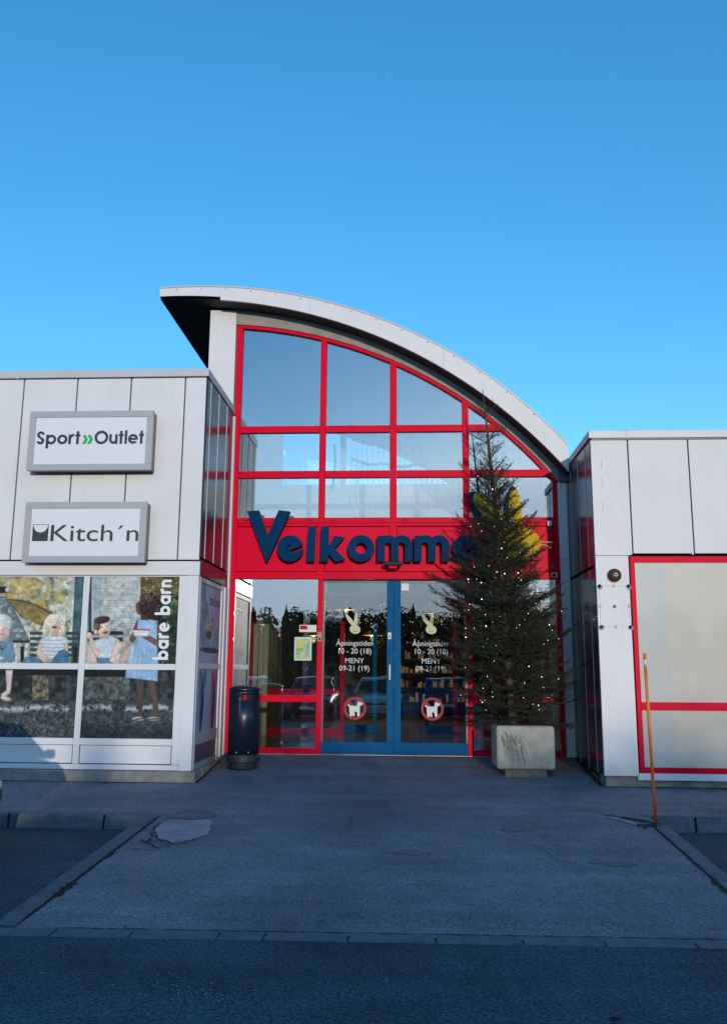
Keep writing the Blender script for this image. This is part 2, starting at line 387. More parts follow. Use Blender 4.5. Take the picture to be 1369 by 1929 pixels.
# flush edging stones beside the ramp and across its foot
def edging(xf, wdt):
    mb = MB(); y = 6.12
    while y < 9.55:
        y1 = min(y+1.0, 9.62); a, b = y+0.006, y1-0.006
        pts = [(xf(a), a), (xf(a)+wdt, a), (xf(b)+wdt, b), (xf(b), b)]
        mb.flat(pts, lambda x, yy: ground_z(yy)+0.006, 0.3); y = y1
    return mb
structure(edging(lambda y: rl(y)-0.175, 0.15).build('edging', KERB, bevel=0.006))
structure(edging(lambda y: rr(y)+0.02, 0.15).build('edging', KERB, bevel=0.006))
mb = MB(); x = -6.0
for k in range(22):
    L_ = [0.56, 0.52, 0.58, 0.30, 0.55, 0.57][k % 6]; a, b = x+0.007, x+L_-0.007
    yy = lambda X: 5.98+0.018*(X+2.5)
    mb.flat([(a, yy(a)-0.08), (b, yy(b)-0.08), (b+random.uniform(-.01,.01), yy(b)+0.08), (a, yy(a)+0.08)], ROAD_Z+0.008, 0.2); x += L_
structure(mb.build('edging', KERB, bevel=0.005))
# dirt-filled joints, cracks, patch
def ribbon(pts, w0, jit, z=None, dz=0.006, n=10):
    P = []
    for (x0, y0), (x1, y1) in zip(pts, pts[1:]):
        for k in range(n): t = k/n; P.append((x0+(x1-x0)*t, y0+(y1-y0)*t))
    P.append(pts[-1]); A, B = [], []
    for i, (x, y) in enumerate(P):
        q = P[min(i+1, len(P)-1)]; p = P[max(i-1, 0)]; d = Vector((q[0]-p[0], q[1]-p[1])).normalized(); nrm = Vector((-d.y, d.x))
        wv = w0*random.uniform(0.35, 1.5)*(0.2 if i in (0, len(P)-1) else 1); j = random.uniform(-jit, jit)
        zz = (ground_z(y) if z is None else z)+dz
        A.append((x+nrm.x*(j+wv), y+nrm.y*(j+wv), zz)); B.append((x+nrm.x*(j-wv), y+nrm.y*(j-wv), zz))
    return A, B
mb = MB()
mb.strip(*ribbon([(rl(y)-0.012, y) for y in (6.2, 7.2, 8.2, 9.2, 9.7)], 0.014, 0.004, n=16))
mb.strip(*ribbon([(rl(y)-0.0, y) for y in (6.75, 7.0, 7.15)], 0.035, 0.01))
mb.strip(*ribbon([(rl(y)-0.0, y) for y in (7.9, 8.05, 8.15)], 0.025, 0.01))
mb.strip(*ribbon([(rr(y)+0.012, y) for y in (6.2, 7.2, 8.2, 9.2, 9.7)], 0.016, 0.006, n=18))
mb.strip(*ribbon([(rr(y)+0.0, y) for y in (6.7, 7.2, 7.6)], 0.026, 0.012))
mb.strip(*ribbon([(-2.5, 6.075), (-1, 6.10), (0.4, 6.125), (2.3, 6.155)], 0.006, 0.003, n=40))
structure(mb.build('joint_dirt', CRACK))
mb = MB()
PATCH = [(-2.64,9.42),(-2.50,9.55),(-2.34,9.52),(-2.16,9.60),(-2.09,9.44),(-2.05,9.15),(-2.01,8.90),(-2.08,8.70),(-2.18,8.58),(-2.27,8.48),(-2.36,8.60),(-2.46,8.66),(-2.52,8.84),(-2.60,9.02)]
for pts, wd in ((PATCH[8:10], .006), (PATCH[9:14]+[(-2.64,9.42)], .008),
                (((-2.66,8.20),(-2.42,8.26),(-2.2,8.42),(-2.05,8.66)), .008), (((-2.62,8.62),(-2.50,8.48),(-2.38,8.34),(-2.30,8.26)), .009),
                (((-2.66,8.42),(-2.50,8.48),(-2.36,8.60)), .008), (((-2.60,8.92),(-2.52,8.72),(-2.50,8.48)), .008), (((-2.44,8.66),(-2.33,8.44),(-2.22,8.40)), .007),
                (((-2.66,9.70),(-2.52,9.92),(-2.34,9.98),(-2.14,9.86)), .005), (((-2.58,9.90),(-2.45,10.08),(-2.22,10.05)), .005),
                (((2.30,10.02),(2.42,9.92),(2.52,9.84),(2.62,9.72)), .035), (((2.36,9.62),(2.48,9.66),(2.58,9.58)), .022), (((2.40,9.45),(2.46,9.60),(2.60,9.70)), .02),
                (((2.10,10.18),(2.24,10.10),(2.36,9.98)), .016), (((-0.9,7.6),(-0.4,7.9),(0.2,7.95),(0.7,8.3)), .003), (((0.9,8.9),(1.2,8.6),(1.3,8.1),(1.7,7.7)), .003)):
    mb.strip(*ribbon(list(pts), wd, 0.012, n=6, dz=0.012))
structure(mb.build('pavement_crack', CRACK))
def rough_outline(P, jit, n=7):
    out_ = []
    for (x0, y0), (x1, y1) in zip(P, P[1:]+P[:1]):
        for k in range(n): t = k/n; out_.append((x0+(x1-x0)*t+random.uniform(-jit, jit), y0+(y1-y0)*t+random.uniform(-jit, jit)))
    return out_
def patch(P, m_, dz=0.005, jit=0.016):
    c = (sum(p[0] for p in P)/len(P), sum(p[1] for p in P)/len(P)); q = rough_outline(P, jit); mb = MB()
    zf = lambda x, y: ground_z(y)+dz
    rings = [[(c[0]+(x-c[0])*f, c[1]+(y-c[1])*f) for x, y in q] for f in (0.33, 0.66, 1.0)]; n = len(q)
    vs = [(c[0], c[1], zf(*c))]+[(x, y, zf(x, y)) for r_ in rings for x, y in r_]
    fs = [(0, 1+i, 1+(i+1) % n) for i in range(n)]+[(1+r_*n+i, 1+(r_+1)*n+i, 1+(r_+1)*n+(i+1) % n, 1+r_*n+(i+1) % n) for r_ in (0, 1) for i in range(n)]
    return structure(mb.add(vs, fs).build('asphalt_patch', m_))
PATCHB = mat('brown_patch', (0.20, 0.185, 0.20), 0.9, noise=0.3, nscale=5, speck=0.4, speck_scale=70, bump=0.5, bscale=90)
patch(PATCH, PATCHM)
patch([(-2.62,9.66),(-2.60,9.90),(-2.45,10.06),(-2.25,10.02),(-2.12,9.86),(-2.16,9.66),(-2.4,9.60)], PATCHB)
patch([(2.12,9.98),(2.24,9.90),(2.36,9.62),(2.42,9.64),(2.36,9.86),(2.22,10.03)], PATCHM)
patch([(0.9,9.3),(1.05,9.22),(1.18,9.28),(1.15,9.40),(0.98,9.44)], mat('dark_stain', (0.20, 0.205, 0.225), 0.9, noise=0.3, nscale=8, speck=0.5, speck_scale=60), 0.004, 0.02)
patch([(1.55,8.05),(1.85,7.95),(1.98,8.05),(1.8,8.2),(1.6,8.2)], MATS['dark_stain'], 0.004, 0.025)
patch([(-0.25,8.3),(0.05,8.2),(0.2,8.32),(0.0,8.45)], MATS['dark_stain'], 0.004, 0.025)
# dirt in the angle between walls and paving
def zc(y): return ground_z(y)
mb = MB()
for pts, wd in ((((-9,11.755),(-6,11.755),(-2.85,11.755)), .022), (((-2.845,11.76),(-2.845,12.6),(-2.845,13.75)), .020), (((2.50,11.9),(2.50,12.8),(2.50,13.75)), .03), (((2.54,11.895),(4,11.895),(7,11.895)), .02), (((-2.6,13.775),(0,13.775),(2.4,13.775)), .018)):
    mb.strip(*ribbon(list(pts), wd, 0.010, n=40, dz=0.006))
structure(mb.build('joint_dirt', CRACK))

# ------------------------------------------------------------------ left wing
lb = thing('shop_building', 'low white clad shop wing with two lightbox signs and printed windows', 'building', (-5, W_Y, 0))
K = lambda mb, name, m_, par=lb, **k: keep(mb.build(name, m_, **k), par)
KS = lambda mb, *a, **k: [K(q, *a, **k) for q in islands(mb)]
K(MB().box(-12, LX-0.05, W_Y+0.08, 13.74, -0.5, 5.45).box(-12, -3.44, 13.745, 22, -0.5, 5.445), 'wall', GAP)
mb = MB(); strip_ = MB(); riv = MB()
seams = [-2.955, -3.245]+[-3.245-0.802*k for k in range(1, 9)]
for i, (a, b) in enumerate(zip(seams, seams[1:])):
    mb.box(b+0.006, a-0.028 if i else a, W_Y, W_Y+0.05, 2.80, 5.475)
for s_ in seams[1:]:
    strip_ = MB(); riv = strip_; strip_.box(s_-0.010, s_+0.004, W_Y+0.012, W_Y+0.04, 2.80, 5.47)
    for k in range(5): riv.lathe([(0.0, 0.006), (0.009, 0.004), (0.010, -0.002)], (s_-0.003, W_Y+0.010, 3.05+0.52*k), 8, 'y')
    K(strip_, 'joint_strip', TRIM)
K(mb, 'cladding', WHITE, bevel=0.003)
cap = MB()
for a, b in ((-12, -5.78), (-5.765, -2.915)): cap.box(a, b, W_Y-0.03, W_Y+0.25, 5.49, 5.607)
cap.box(-2.97, -2.915, W_Y+0.255, 13.74, 5.49, 5.605)
cap.box(-5.785, -5.76, W_Y-0.034, W_Y+0.25, 5.48, 5.62)
K(cap, 'parapet_cap', CAP, bevel=0.004)
K(MB().box(-12, LX-0.005, W_Y-0.015, W_Y+0.079, 2.58, 2.775), 'header_band', TRIM, bevel=0.004)
fr = MB()
fr.box(-3.115, LX-0.012, W_Y-0.005, W_Y+0.07, -0.06, 2.576)                     # corner post
cols_ = [(-4.495, -3.222), (-5.86, -4.583), (-7.22, -5.945)]
fr.box(-3.220, -3.117, W_Y+0.005, W_Y+0.06, 0.016, 2.574)
for a, b in cols_:
    fr.box(b-0.0 if False else a-0.085, a, W_Y+0.005, W_Y+0.06, 0.016, 2.574)
    for z0, z1 in ((1.272, 1.355), (0.265, 0.353)): fr.box(a+0.001, b-0.001, W_Y+0.005, W_Y+0.06, z0, z1)
    fr.box(a+0.001, b-0.001, W_Y+0.005, W_Y+0.06, 2.558, 2.573)
K(fr, 'window_frame', TRIM, bevel=0.004)
bp_ = MB()
for a, b in cols_: bp_.box(a+0.012, b-0.012, W_Y+0.018, W_Y+0.06, 0.024, 0.258)
K(bp_, 'spandrel_panel', WHITE, bevel=0.003)
K(MB().box(-12, -3.118, W_Y-0.01, W_Y+0.07, -0.055, 0.012), 'sill', TRIM, bevel=0.004)
K(MB().box(-12, -7.32, W_Y, W_Y+0.06, 0.016, 2.575), 'side_panel', WHITE)
pl = MB(); pl.box(-12, -2.87, W_Y-0.08, W_Y+0.3, -0.6, -0.062).box(-3.1, -2.86, W_Y+0.302, 13.78, -0.6, -0.062)
K(pl, 'plinth', CONC, bevel=0.02)

# ---- printed window films: a grid of coloured points, one print over both rows of panes
def hash_noise(x, y, s, seed):
    g = np.random.default_rng(seed).random((64, 64)); u, v = x/s, y/s
    i, j = np.floor(u).astype(int), np.floor(v).astype(int); a, b = u-i, v-j
    a = a*a*(3-2*a); b = b*b*(3-2*b); q = lambda p, r_: g[p % 64, r_ % 64]
    return (q(i, j)*(1-a)+q(i+1, j)*a)*(1-b)+(q(i, j+1)*(1-a)+q(i+1, j+1)*a)*b
def fbm(x, y, s, seed): return sum(hash_noise(x, y, s/2**k, seed+k)/2**k for k in range(4))/1.875
class Paint:
    def __init__(s, x, y): s.x, s.y = x, y; s.c = np.full((len(x), 3), 0.5)
    def put(s, mask, c, grain=0.0, gs=4, seed=1):
        c = np.array(c, float)/255; m_ = np.clip(mask, 0, 1)[:, None]
        tgt = np.broadcast_to(c, s.c.shape)
        if grain: tgt = np.clip(tgt*(1+grain*2*(fbm(s.x, s.y, gs, seed)-0.5))[:, None], 0, 1)
        s.c = s.c*(1-m_)+tgt*m_
    def shade(s, mask, c, sh, **k):
        c = np.array(c, float)[None, :]*np.clip(sh, 0, 1.25)[:, None]; m_ = np.clip(mask, 0, 1)[:, None]
        g = k.get('grain', 0.0)
        if g: c = c*(1+g*2*(fbm(s.x, s.y, k.get('gs', 4), 1)-0.5))[:, None]
        s.c = s.c*(1-m_)+np.clip(c/255, 0, 1)*m_
    def ell(s, cx, cy, rx, ry, c, rot=0, **k):
        u, v = (s.x-cx)/rx, (s.y-cy)/ry
        sh = 1.04-0.20*np.clip(0.6*u+0.5*v, -0.6, 1.2)-0.10*np.clip(u*u+v*v-0.3, 0, 1)+0.22*(fbm(s.x, s.y, 6, 21)-0.5)
        s.shade(0.5-d_ell(s.x, s.y, cx, cy, rx, ry, R(rot))/1.5, c, sh if rx > 3.2 else np.ones_like(s.x), **k)
    def poly(s, P, c, **k):
        d = d_poly(s.x, s.y, P); sh = 1.02+0.16*(fbm(s.x, s.y, 9, 31)-0.5)-0.16*np.clip(1+d/4, 0, 1)
        s.shade(0.5-d/1.5, c, sh, **k)
    def line(s, P, w, c, **k):
        d = np.full(s.x.shape, 1e9)
        for a, b in zip(P, P[1:]): d = np.minimum(d, d_seg(s.x, s.y, *a, *b, 0, False))
        s.put(np.clip((w/2+0.5-d)/1.3, 0, 1)*0.8, c, **k)
    def rect(s, x0, y0, x1, y1, c, **k): s.poly([(x0,y0),(x1,y0),(x1,y1),(x0,y1)], c, **k)
def paint_front(x, y):
    p = Paint(x, y); n1 = fbm(x, y, 26, 3); n2 = fbm(x, y, 9, 5); n3 = fbm(x, y, 4, 11)
    one = np.ones_like(x)
    p.put(one, (196,203,190), grain=0.35, gs=7)
    p.put(np.clip((n1-0.5)*8, 0, 1)*(x < 134), (192,172,104), grain=0.2)
    p.put(np.clip((n2-0.56)*9, 0, 1)*(x < 134), (128,138,118), grain=0.3)
    p.poly([(12,1088),(70,1088),(88,1100),(60,1118),(26,1122)], (190,174,116), grain=0.45, gs=9)
    p.poly([(17,1129),(40,1131),(70,1140),(104,1159),(96,1172),(78,1178),(40,1163),(28,1148)], (140,122,76), grain=0.4, gs=8)
    p.line([(17,1129),(40,1131),(70,1140),(104,1159)], 3.5, (82,66,40))
    p.poly([(-20,1122),(12,1124),(24,1140),(57,1207),(-20,1210)], (104,120,124), grain=0.3, gs=5)
    p.put(((x < 57) & (y > 1124) & (y < 1209) & ((y-1124) > (x-8)*1.7)).astype(float)*np.clip((n2-0.55)*12, 0, 1), (168,182,186))
    p.rect(-20,1105,14,1117, (40,44,50)); p.ell(14,1111,3.5,4, (190,195,195))
    p.rect(-20,1206,57,1211, (54,60,62))
    p.poly([(142,1086),(162,1086),(160,1200),(153,1250),(134,1250)], (66,96,104), grain=0.4, gs=14)
    # white brick wall of the right half
    br = (x > 165)*1.0
    p.put(br, (192,200,196), grain=0.25, gs=8)
    row = np.floor((y-1086)/11.0); bx = (x+(row % 2)*13) % 27
    ln = np.maximum(np.clip(1.0-np.abs(((y-1086) % 11.0)-0.8), 0, 1), np.clip(0.9-np.abs(bx-1), 0, 1))*np.clip(n3*2.2-0.5, 0, 1)
    p.put(br*ln*0.85, (120,132,134))
    p.put(((x > 165) & (x < 190)).astype(float)*0.55, (142,170,190), grain=0.3, gs=5)
    p.rect(167,1086,173,1200, (60,72,78)); p.rect(173,1130,178,1200, (196,214,226))
    p.put(((x > 205) & (x < 262) & (y > 1168)).astype(float)*np.clip((n2-0.47)*8, 0, 1)*0.7, (128,134,128))
    p.put((x > 265)*1.0, (44,56,44), grain=0.7, gs=9)
    p.put(((x > 265) & (y < 1122)).astype(float)*np.clip((1128-y)/10, 0, 1), (104,88,58), grain=0.4, gs=9)
    p.put(((x > 266)*np.clip((n3-0.60)*12, 0, 1)*(y < 1140)), (166,182,92))
    p.put(((x > 300)*np.clip((n3-0.66)*12, 0, 1)), (96,120,72))
    # ground and the dark zone under the bench
    p.put((y > 1256)*1.0, (52,58,58), grain=0.8, gs=10)
    p.put(((y > 1262) & (y < 1320) & (x > 62) & (x < 92)).astype(float)*0.8, (128,116,92), grain=0.9, gs=6)
    p.put(((y > 1270) & (y < 1335) & (x > 160) & (x < 245)).astype(float)*0.5, (120,124,116), grain=0.9, gs=6)
    p.put(np.clip((y-1316)/6, 0, 1), (64,70,72), grain=0.6, gs=5)
    p.put(np.clip(1-np.abs(y-1334-2*np.sin(x/17))/9, 0, 1)*np.clip((n2-0.40)*9, 0, 1)*(x < 345), (192,200,204))
    p.put(np.clip((y-1345)/10, 0, 1)*np.clip((n3-0.60)*10, 0, 1)*0.55, (140,148,150))
    p.put(np.clip((y-1352)/30, 0, 1)*(x > 150)*0.65, (34,44,48), grain=0.5, gs=7)
    p.rect(-20,1258,165,1272, (30,34,36)); p.rect(160,1258,238,1275, (26,32,34))
    # benches and chair frames
    for yy in (1190,1200,1211,1221,1231): p.rect(57,yy,150,yy+6, (62,74,76))
    p.rect(39,1218,46,1247, (38,44,48)); p.rect(138,1218,146,1247, (38,44,48))
    for yy in (1189,1201): p.rect(166,yy,232,yy+7, (40,46,46))
    for q in ([(48,1270),(50,1320),(42,1355)], [(122,1262),(124,1310),(122,1356)], [(42,1330),(60,1316),(90,1314),(122,1328)], [(46,1338),(62,1322),(92,1320),(120,1334)],
              [(158,1322),(185,1316),(212,1320),(234,1332)], [(236,1264),(226,1300),(218,1345)], [(158,1334),(190,1322)], [(8,1330),(4,1348)], [(20,1328),(22,1352)], [(234,1330),(234,1352)]):
        p.line(q, 1.6, (30,36,40))
    sk, sk2, dk = (228,200,186), (206,172,156), (112,78,64)
    # child at the left edge
    p.poly([(-20,1204),(-2,1199),(17,1199),(25,1206),(30,1246),(18,1248),(10,1244),(-20,1248)], (112,146,168), grain=0.15)
    p.line([(0,1216),(4,1224),(9,1220)], 2.5, (28,46,62)); p.ell(2,1240,7,3, (206,214,222)); p.ell(5,1191,14,17, sk)
    p.ell(6,1174,18,17, (214,216,212), grain=0.2, gs=4); p.ell(3,1192,10,13, sk); p.line([(0,1194),(4,1196),(8,1193)], 1.6, (150,80,80)); p.line([(4,1187),(7,1187)], 1.4, (70,60,60))
    p.poly([(11,1262),(25,1262),(22,1292),(20,1306),(6,1316),(2,1308),(13,1300)], (222,206,198), grain=0.1); p.ell(12,1316,11,4, (214,190,176), rot=15)
    # laughing child
    p.ell(102,1178,19,22, (222,214,192), grain=0.25, gs=3); p.ell(87,1188,7,12, (216,208,184), grain=0.2); p.ell(118,1188,7,12, (210,200,176), grain=0.2)
    p.poly([(79,1202),(92,1197),(114,1197),(127,1202),(129,1216),(125,1246),(80,1246),(74,1214)], (214,222,230), grain=0.08)
    for yy in (1205,1212,1219,1226,1233,1240): p.line([(76,yy),(100,yy+1.5),(128,yy)], 1.6, (128,146,168))
    p.poly([(73,1212),(81,1212),(80,1228),(92,1238),(88,1247),(78,1244),(68,1232)], sk, grain=0.08); p.poly([(120,1212),(129,1212),(129,1228),(121,1228)], sk)
    p.poly([(42,1248),(48,1239),(62,1236),(76,1242),(84,1250),(42,1252)], (84,124,158), grain=0.2); p.poly([(94,1250),(112,1226),(122,1222),(129,1230),(129,1252),(94,1252)], (76,118,154), grain=0.25)
    p.ell(88,1243,8,4, sk2); p.rect(98,1190,110,1199, sk2); p.ell(104,1177,11.5,14, sk, grain=0.05); p.ell(103.5,1181,5,3.0, (110,40,42)); p.line([(99,1179.3),(108,1179.3)], 1.6, (250,244,238))
    p.line([(96,1172),(100,1171.5)], 1.2, (120,96,86)); p.line([(107,1171.5),(111,1172)], 1.2, (120,96,86)); p.ell(104,1163,11,5, (228,220,200))
    # boy looking up
    p.poly([(164,1214),(172,1212),(186,1249),(164,1249)], (222,200,188)); p.poly([(182,1238),(212,1236),(214,1250),(184,1250)], (92,132,158), grain=0.2)
    p.poly([(176,1207),(190,1202),(212,1198),(224,1204),(228,1212),(214,1222),(212,1240),(186,1240),(178,1226)], (198,212,222), grain=0.12)
    p.poly([(168,1196),(174,1194),(178,1214),(190,1232),(184,1238),(172,1222),(168,1206)], sk); p.ell(169,1197,5,6, sk)
    p.poly([(217,1206),(231,1212),(232,1220),(222,1232),(214,1246),(208,1242),(212,1226)], sk, grain=0.1); p.poly([(222,1249),(230,1230),(238,1221),(246,1224),(242,1240),(234,1249)], sk2)
    p.ell(214,1244,7,4, sk); p.rect(188,1192,202,1203, sk2); p.ell(196,1185,13,15, sk, rot=-10, grain=0.06); p.ell(183,1179,7,10, (112,84,68), grain=0.4, gs=3); p.ell(192,1168,15,7, (74,52,44), rot=-8, grain=0.4, gs=3); p.ell(200,1165,7,4, (66,46,40)); p.ell(181,1191,3.5,5, sk)
    p.ell(199,1191,5,2.8, (120,48,46), rot=-14); p.line([(195,1190.5),(203,1188.5)], 1.3, (246,240,234)); p.line([(190,1182),(194,1181)], 1.6, (70,56,52)); p.line([(201,1180),(204,1179.4)], 1.6, (70,56,52))
    # girl in the blue dress with a bowl
    p.poly([(258,1166),(268,1164),(290,1168),(298,1170),(296,1206),(299,1250),(297,1284),(270,1280),(236,1277),(240,1240),(250,1214),(258,1207)], (150,186,220), grain=0.14, gs=8)
    p.poly([(246,1216),(255,1216),(252,1244),(244,1246)], (196,214,230)); p.poly([(262,1236),(270,1236),(266,1250),(260,1250)], (188,208,228))
    for xx in (252,262,272,282,290): p.line([(266+(xx-266)*0.5,1212),(xx-4,1250),(xx-3,1280)], 0.9, (112,150,190))
    p.line([(258,1210),(296,1210)], 1.2, (118,152,188)); p.line([(238,1271),(298,1277)], 1, (116,150,186))
    p.poly([(256,1172),(260,1168),(258,1196),(250,1212),(244,1206),(248,1196)], dk); p.poly([(296,1172),(305,1180),(306,1204),(298,1219),(280,1208),(268,1200),(270,1194),(284,1198),(297,1206)], (126,90,74), grain=0.1)
    p.ell(250,1203,6,5, dk); p.ell(273,1197,6,5, (130,94,78)); p.poly([(249,1186),(283,1187),(280,1199),(253,1198)], (232,234,236)); p.line([(251,1186),(282,1186.5)], 3.2, (176,58,72)); p.line([(254,1191),(276,1191.5)], 1, (170,176,180))
    p.poly([(264,1150),(276,1150),(280,1168),(266,1168)], (84,58,50)); p.ell(265,1145,9,13, (100,70,60)); p.ell(284,1141,21,24, (52,40,40), grain=0.9, gs=3); p.ell(276,1127,13,9, (78,60,58), grain=0.8, gs=3); p.ell(294,1154,13,14, (44,34,36), grain=0.8, gs=3)
    p.ell(260,1137,2.2,1.2, (40,28,28)); p.line([(257,1151),(263,1153)], 1.4, (150,80,76)); p.poly([(256,1143),(259,1139),(260,1146)], (104,72,62))
    p.put(0.6*np.clip((n3-0.6)*12, 0, 1)*(d_ell(x, y, 286, 1138, 19, 20) < 0), (150,126,120))
    p.poly([(256,1280),(272,1281),(270,1318),(268,1350),(262,1350),(259,1318)], (84,70,66), grain=0.1); p.poly([(276,1282),(292,1283),(298,1320),(299,1350),(290,1350),(287,1322)], (92,78,72), grain=0.1)
    p.ell(262,1354,12,4, (176,160,150)); p.ell(290,1354,12,4, (170,156,148)); p.line([(252,1357),(272,1352)], 2.5, (30,32,36)); p.line([(280,1355),(300,1354)], 2.5, (30,32,36)); p.line([(270,1346),(273,1356)], 2.5, (30,32,36))
    # sun-dapple and print grain over the whole photograph
    p.c = p.c*(1+0.16*(fbm(x, y, 40, 51)-0.5)+0.14*(fbm(x, y, 3, 61)-0.5))[:, None]
    p.c = p.c*0.94+0.06*np.array([0.72, 0.80, 0.86])
    return p.c
def paint_side(x, y):                          # x along the wall (0 near corner .. 1), y height in metres
    p = Paint(x*100, y*100); X, Y = p.x, p.y
    p.put(np.ones_like(x), (166,178,208), grain=0.06, gs=30); p.put(np.clip((Y-130)/140, 0, 1)*0.5, (194,204,222))
    p.put(np.clip((X-64)/2, 0, 1), (192,150,190))
    p.poly([(2,250),(22,250),(30,216),(34,176),(60,160),(80,190),(92,186),(96,164),(86,156),(40,154),(16,158),(2,190)], (128,152,178), grain=0.2, gs=10)
    p.poly([(28,226),(38,222),(46,196),(62,206),(70,198),(64,180),(44,172),(30,180)], (176,156,150), grain=0.5, gs=6)
    p.ell(46,178,13,6, (74,66,70)); p.ell(56,156,46,4, (52,58,74)); p.line([(56,212),(64,200)], 3, (70,70,84)); p.line([(28,222),(26,200)], 3, (74,82,100))
    for cx, cc in ((24, (86,126,158)), (78, (160,86,120))):
        p.ell(cx,84,11,38, cc, grain=0.3, gs=8); p.ell(cx-6,112,7,16, cc); p.ell(cx+12,116,7,14, cc); p.ell(cx+4,84,5,30, (60,58,76), grain=0.5, gs=6); p.ell(cx,56,5,20, (58,76,104))
    return p.c
PRINT = print_mat('printed_window_film')
def film(x0, x1, z0, z1, parent, side=False):
    res = 0.0065 if not side else 0.009; n1 = int((x1-x0)/res); n2 = int((z1-z0)/res)
    a = np.linspace(x0, x1, n1); b = np.linspace(z0, z1, n2); A, B = np.meshgrid(a, b); A = A.ravel(); B = B.ravel()
    if side:
        V = np.c_[np.full_like(A, LX-0.018), A, B]; c = paint_side((A-11.98)/(13.32-11.98), B)
    else:
        V = np.c_[A, np.full_like(A, W_Y+0.022), B]; c = paint_front(*layout(V))
    i = np.arange(n1*n2).reshape(n2, n1); Q = np.c_[i[:-1,:-1].ravel(), i[:-1,1:].ravel(), i[1:,1:].ravel(), i[1:,:-1].ravel()]
    me = bpy.data.meshes.new('window'); me.vertices.add(len(V)); me.vertices.foreach_set('co', V.ravel())
    me.loops.add(Q.size); me.loops.foreach_set('vertex_index', Q.ravel()); me.polygons.add(len(Q))
    me.polygons.foreach_set('loop_start', np.arange(0, Q.size, 4)); me.polygons.foreach_set('loop_total', np.full(len(Q), 4))
    me.update(calc_edges=True); me.validate()
    at = me.color_attributes.new('print', 'FLOAT_COLOR', 'POINT')
    at.data.foreach_set('color', np.c_[lin(np.clip(c, 0, 1))*0.92, np.ones(len(c))].ravel().astype(np.float32))
    me.materials.append(PRINT); o = bpy.data.objects.new('window', me); col.objects.link(o)
    return keep(o, parent)
WLET = mat('white_film_lettering', (0.80, 0.82, 0.84), 0.5); DLET = mat('dark_film_lettering', (0.03, 0.035, 0.06), 0.5)
for a, b in cols_[:2]:
    for z0, z1 in ((1.357, 2.557), (0.355, 1.270)):
        wo = film(a+0.001, b-0.001, z0, z1, lb)
        if a > -4.6 and z0 > 1:
            f_, W_ = word('bare barn', 0.135, 0.145, 0.16, False)
            me_ = sdf_mesh(f_, -0.05, W_+0.05, -0.08, 0.24, 0.006, 0, 0.004).build('window_lettering', WLET)
            k_ = 1.11/W_
            me_.data.transform(Matrix.Translation((-3.33, W_Y+0.0165, 1.41)) @ Matrix.Rotation(R(-90), 4, 'Y') @ Matrix.Diagonal((k_, 1, 1.06, 1)))
            keep(me_, lb); me_.parent = wo; me_.matrix_parent_inverse = Matrix.Identity(4)
wc = cols_[2]; K(MB().box(wc[0]+.001, wc[1]-.001, W_Y+0.02, W_Y+0.05, 0.355, 2.557), 'window_panel', WHITE)
# ---- dark inner side of the left wing
mb = MB(); st = MB()
sm = [11.86, 12.07, 12.62, 13.2, 13.68]
for a, b in zip(sm, sm[1:]): mb.box(LX-0.04, LX, a+0.012, b-0.012, 2.84, 5.47)
for s_ in sm[1:-1]: st.box(LX-0.03, LX+0.006, s_-0.009, s_+0.007, 2.84, 5.47)
mb.box(LX-0.04, LX+0.012, 11.87, 13.60, 2.585, 2.80)
K(mb, 'side_cladding', DARKP, bevel=0.003); KS(st, 'joint_strip', TRIM)
fr = MB(); fr.box(LX-0.03, LX, 11.925, 11.99, -0.06, 2.57)
for z0, z1 in ((2.50, 2.57), (1.285, 1.375), (0.26, 0.42), (-0.058, 0.02)): fr.box(LX-0.03, LX-0.002, 11.991, 13.31, z0, z1)
K(fr, 'side_window_frame', SFRAME, bevel=0.004)
K(MB().box(LX-0.04, LX-0.012, 11.991, 13.31, 0.021, 0.259), 'spandrel_panel', DARKF)
jb = MB()
jb.box(LX-0.03, LX+0.003, 13.311, 13.37, -0.06, 2.575).box(LX-0.04, LX-0.006, 13.40, 13.46, -0.06, 2.575).box(LX-0.03, LX+0.012, 13.50, 13.70, -0.06, 2.575).box(LX-0.012, LX+0.025, 13.705, 13.79, -0.06, 5.45)
KS(jb, 'white_jamb', TRIM, bevel=0.004)
K(MB().box(LX-0.05, LX-0.03, 13.3, 13.74, -0.06, 2.58), 'jamb_backing', CAP)
for z0, z1 in ((1.377, 2.498), (0.422, 1.283)):
    wo = film(11.992, 13.309, z0, z1, lb, True)
    if z0 > 1:
        f_, W_ = word('bare barn', 0.105, 0.085, 0.16, False); k_ = 0.66/W_
        me_ = sdf_mesh(f_, -0.05, W_+0.05, -0.08, 0.19, 0.006, 0, 0.004).build('window_lettering', DLET)
        me_.data.transform(Matrix.Translation((LX-0.0125, 12.58, 2.22)) @ Matrix.Rotation(R(90), 4, 'Z') @ Matrix.Diagonal((k_, 1, 1, 1)))
        keep(me_, lb); me_.parent = wo; me_.matrix_parent_inverse = Matrix.Identity(4)

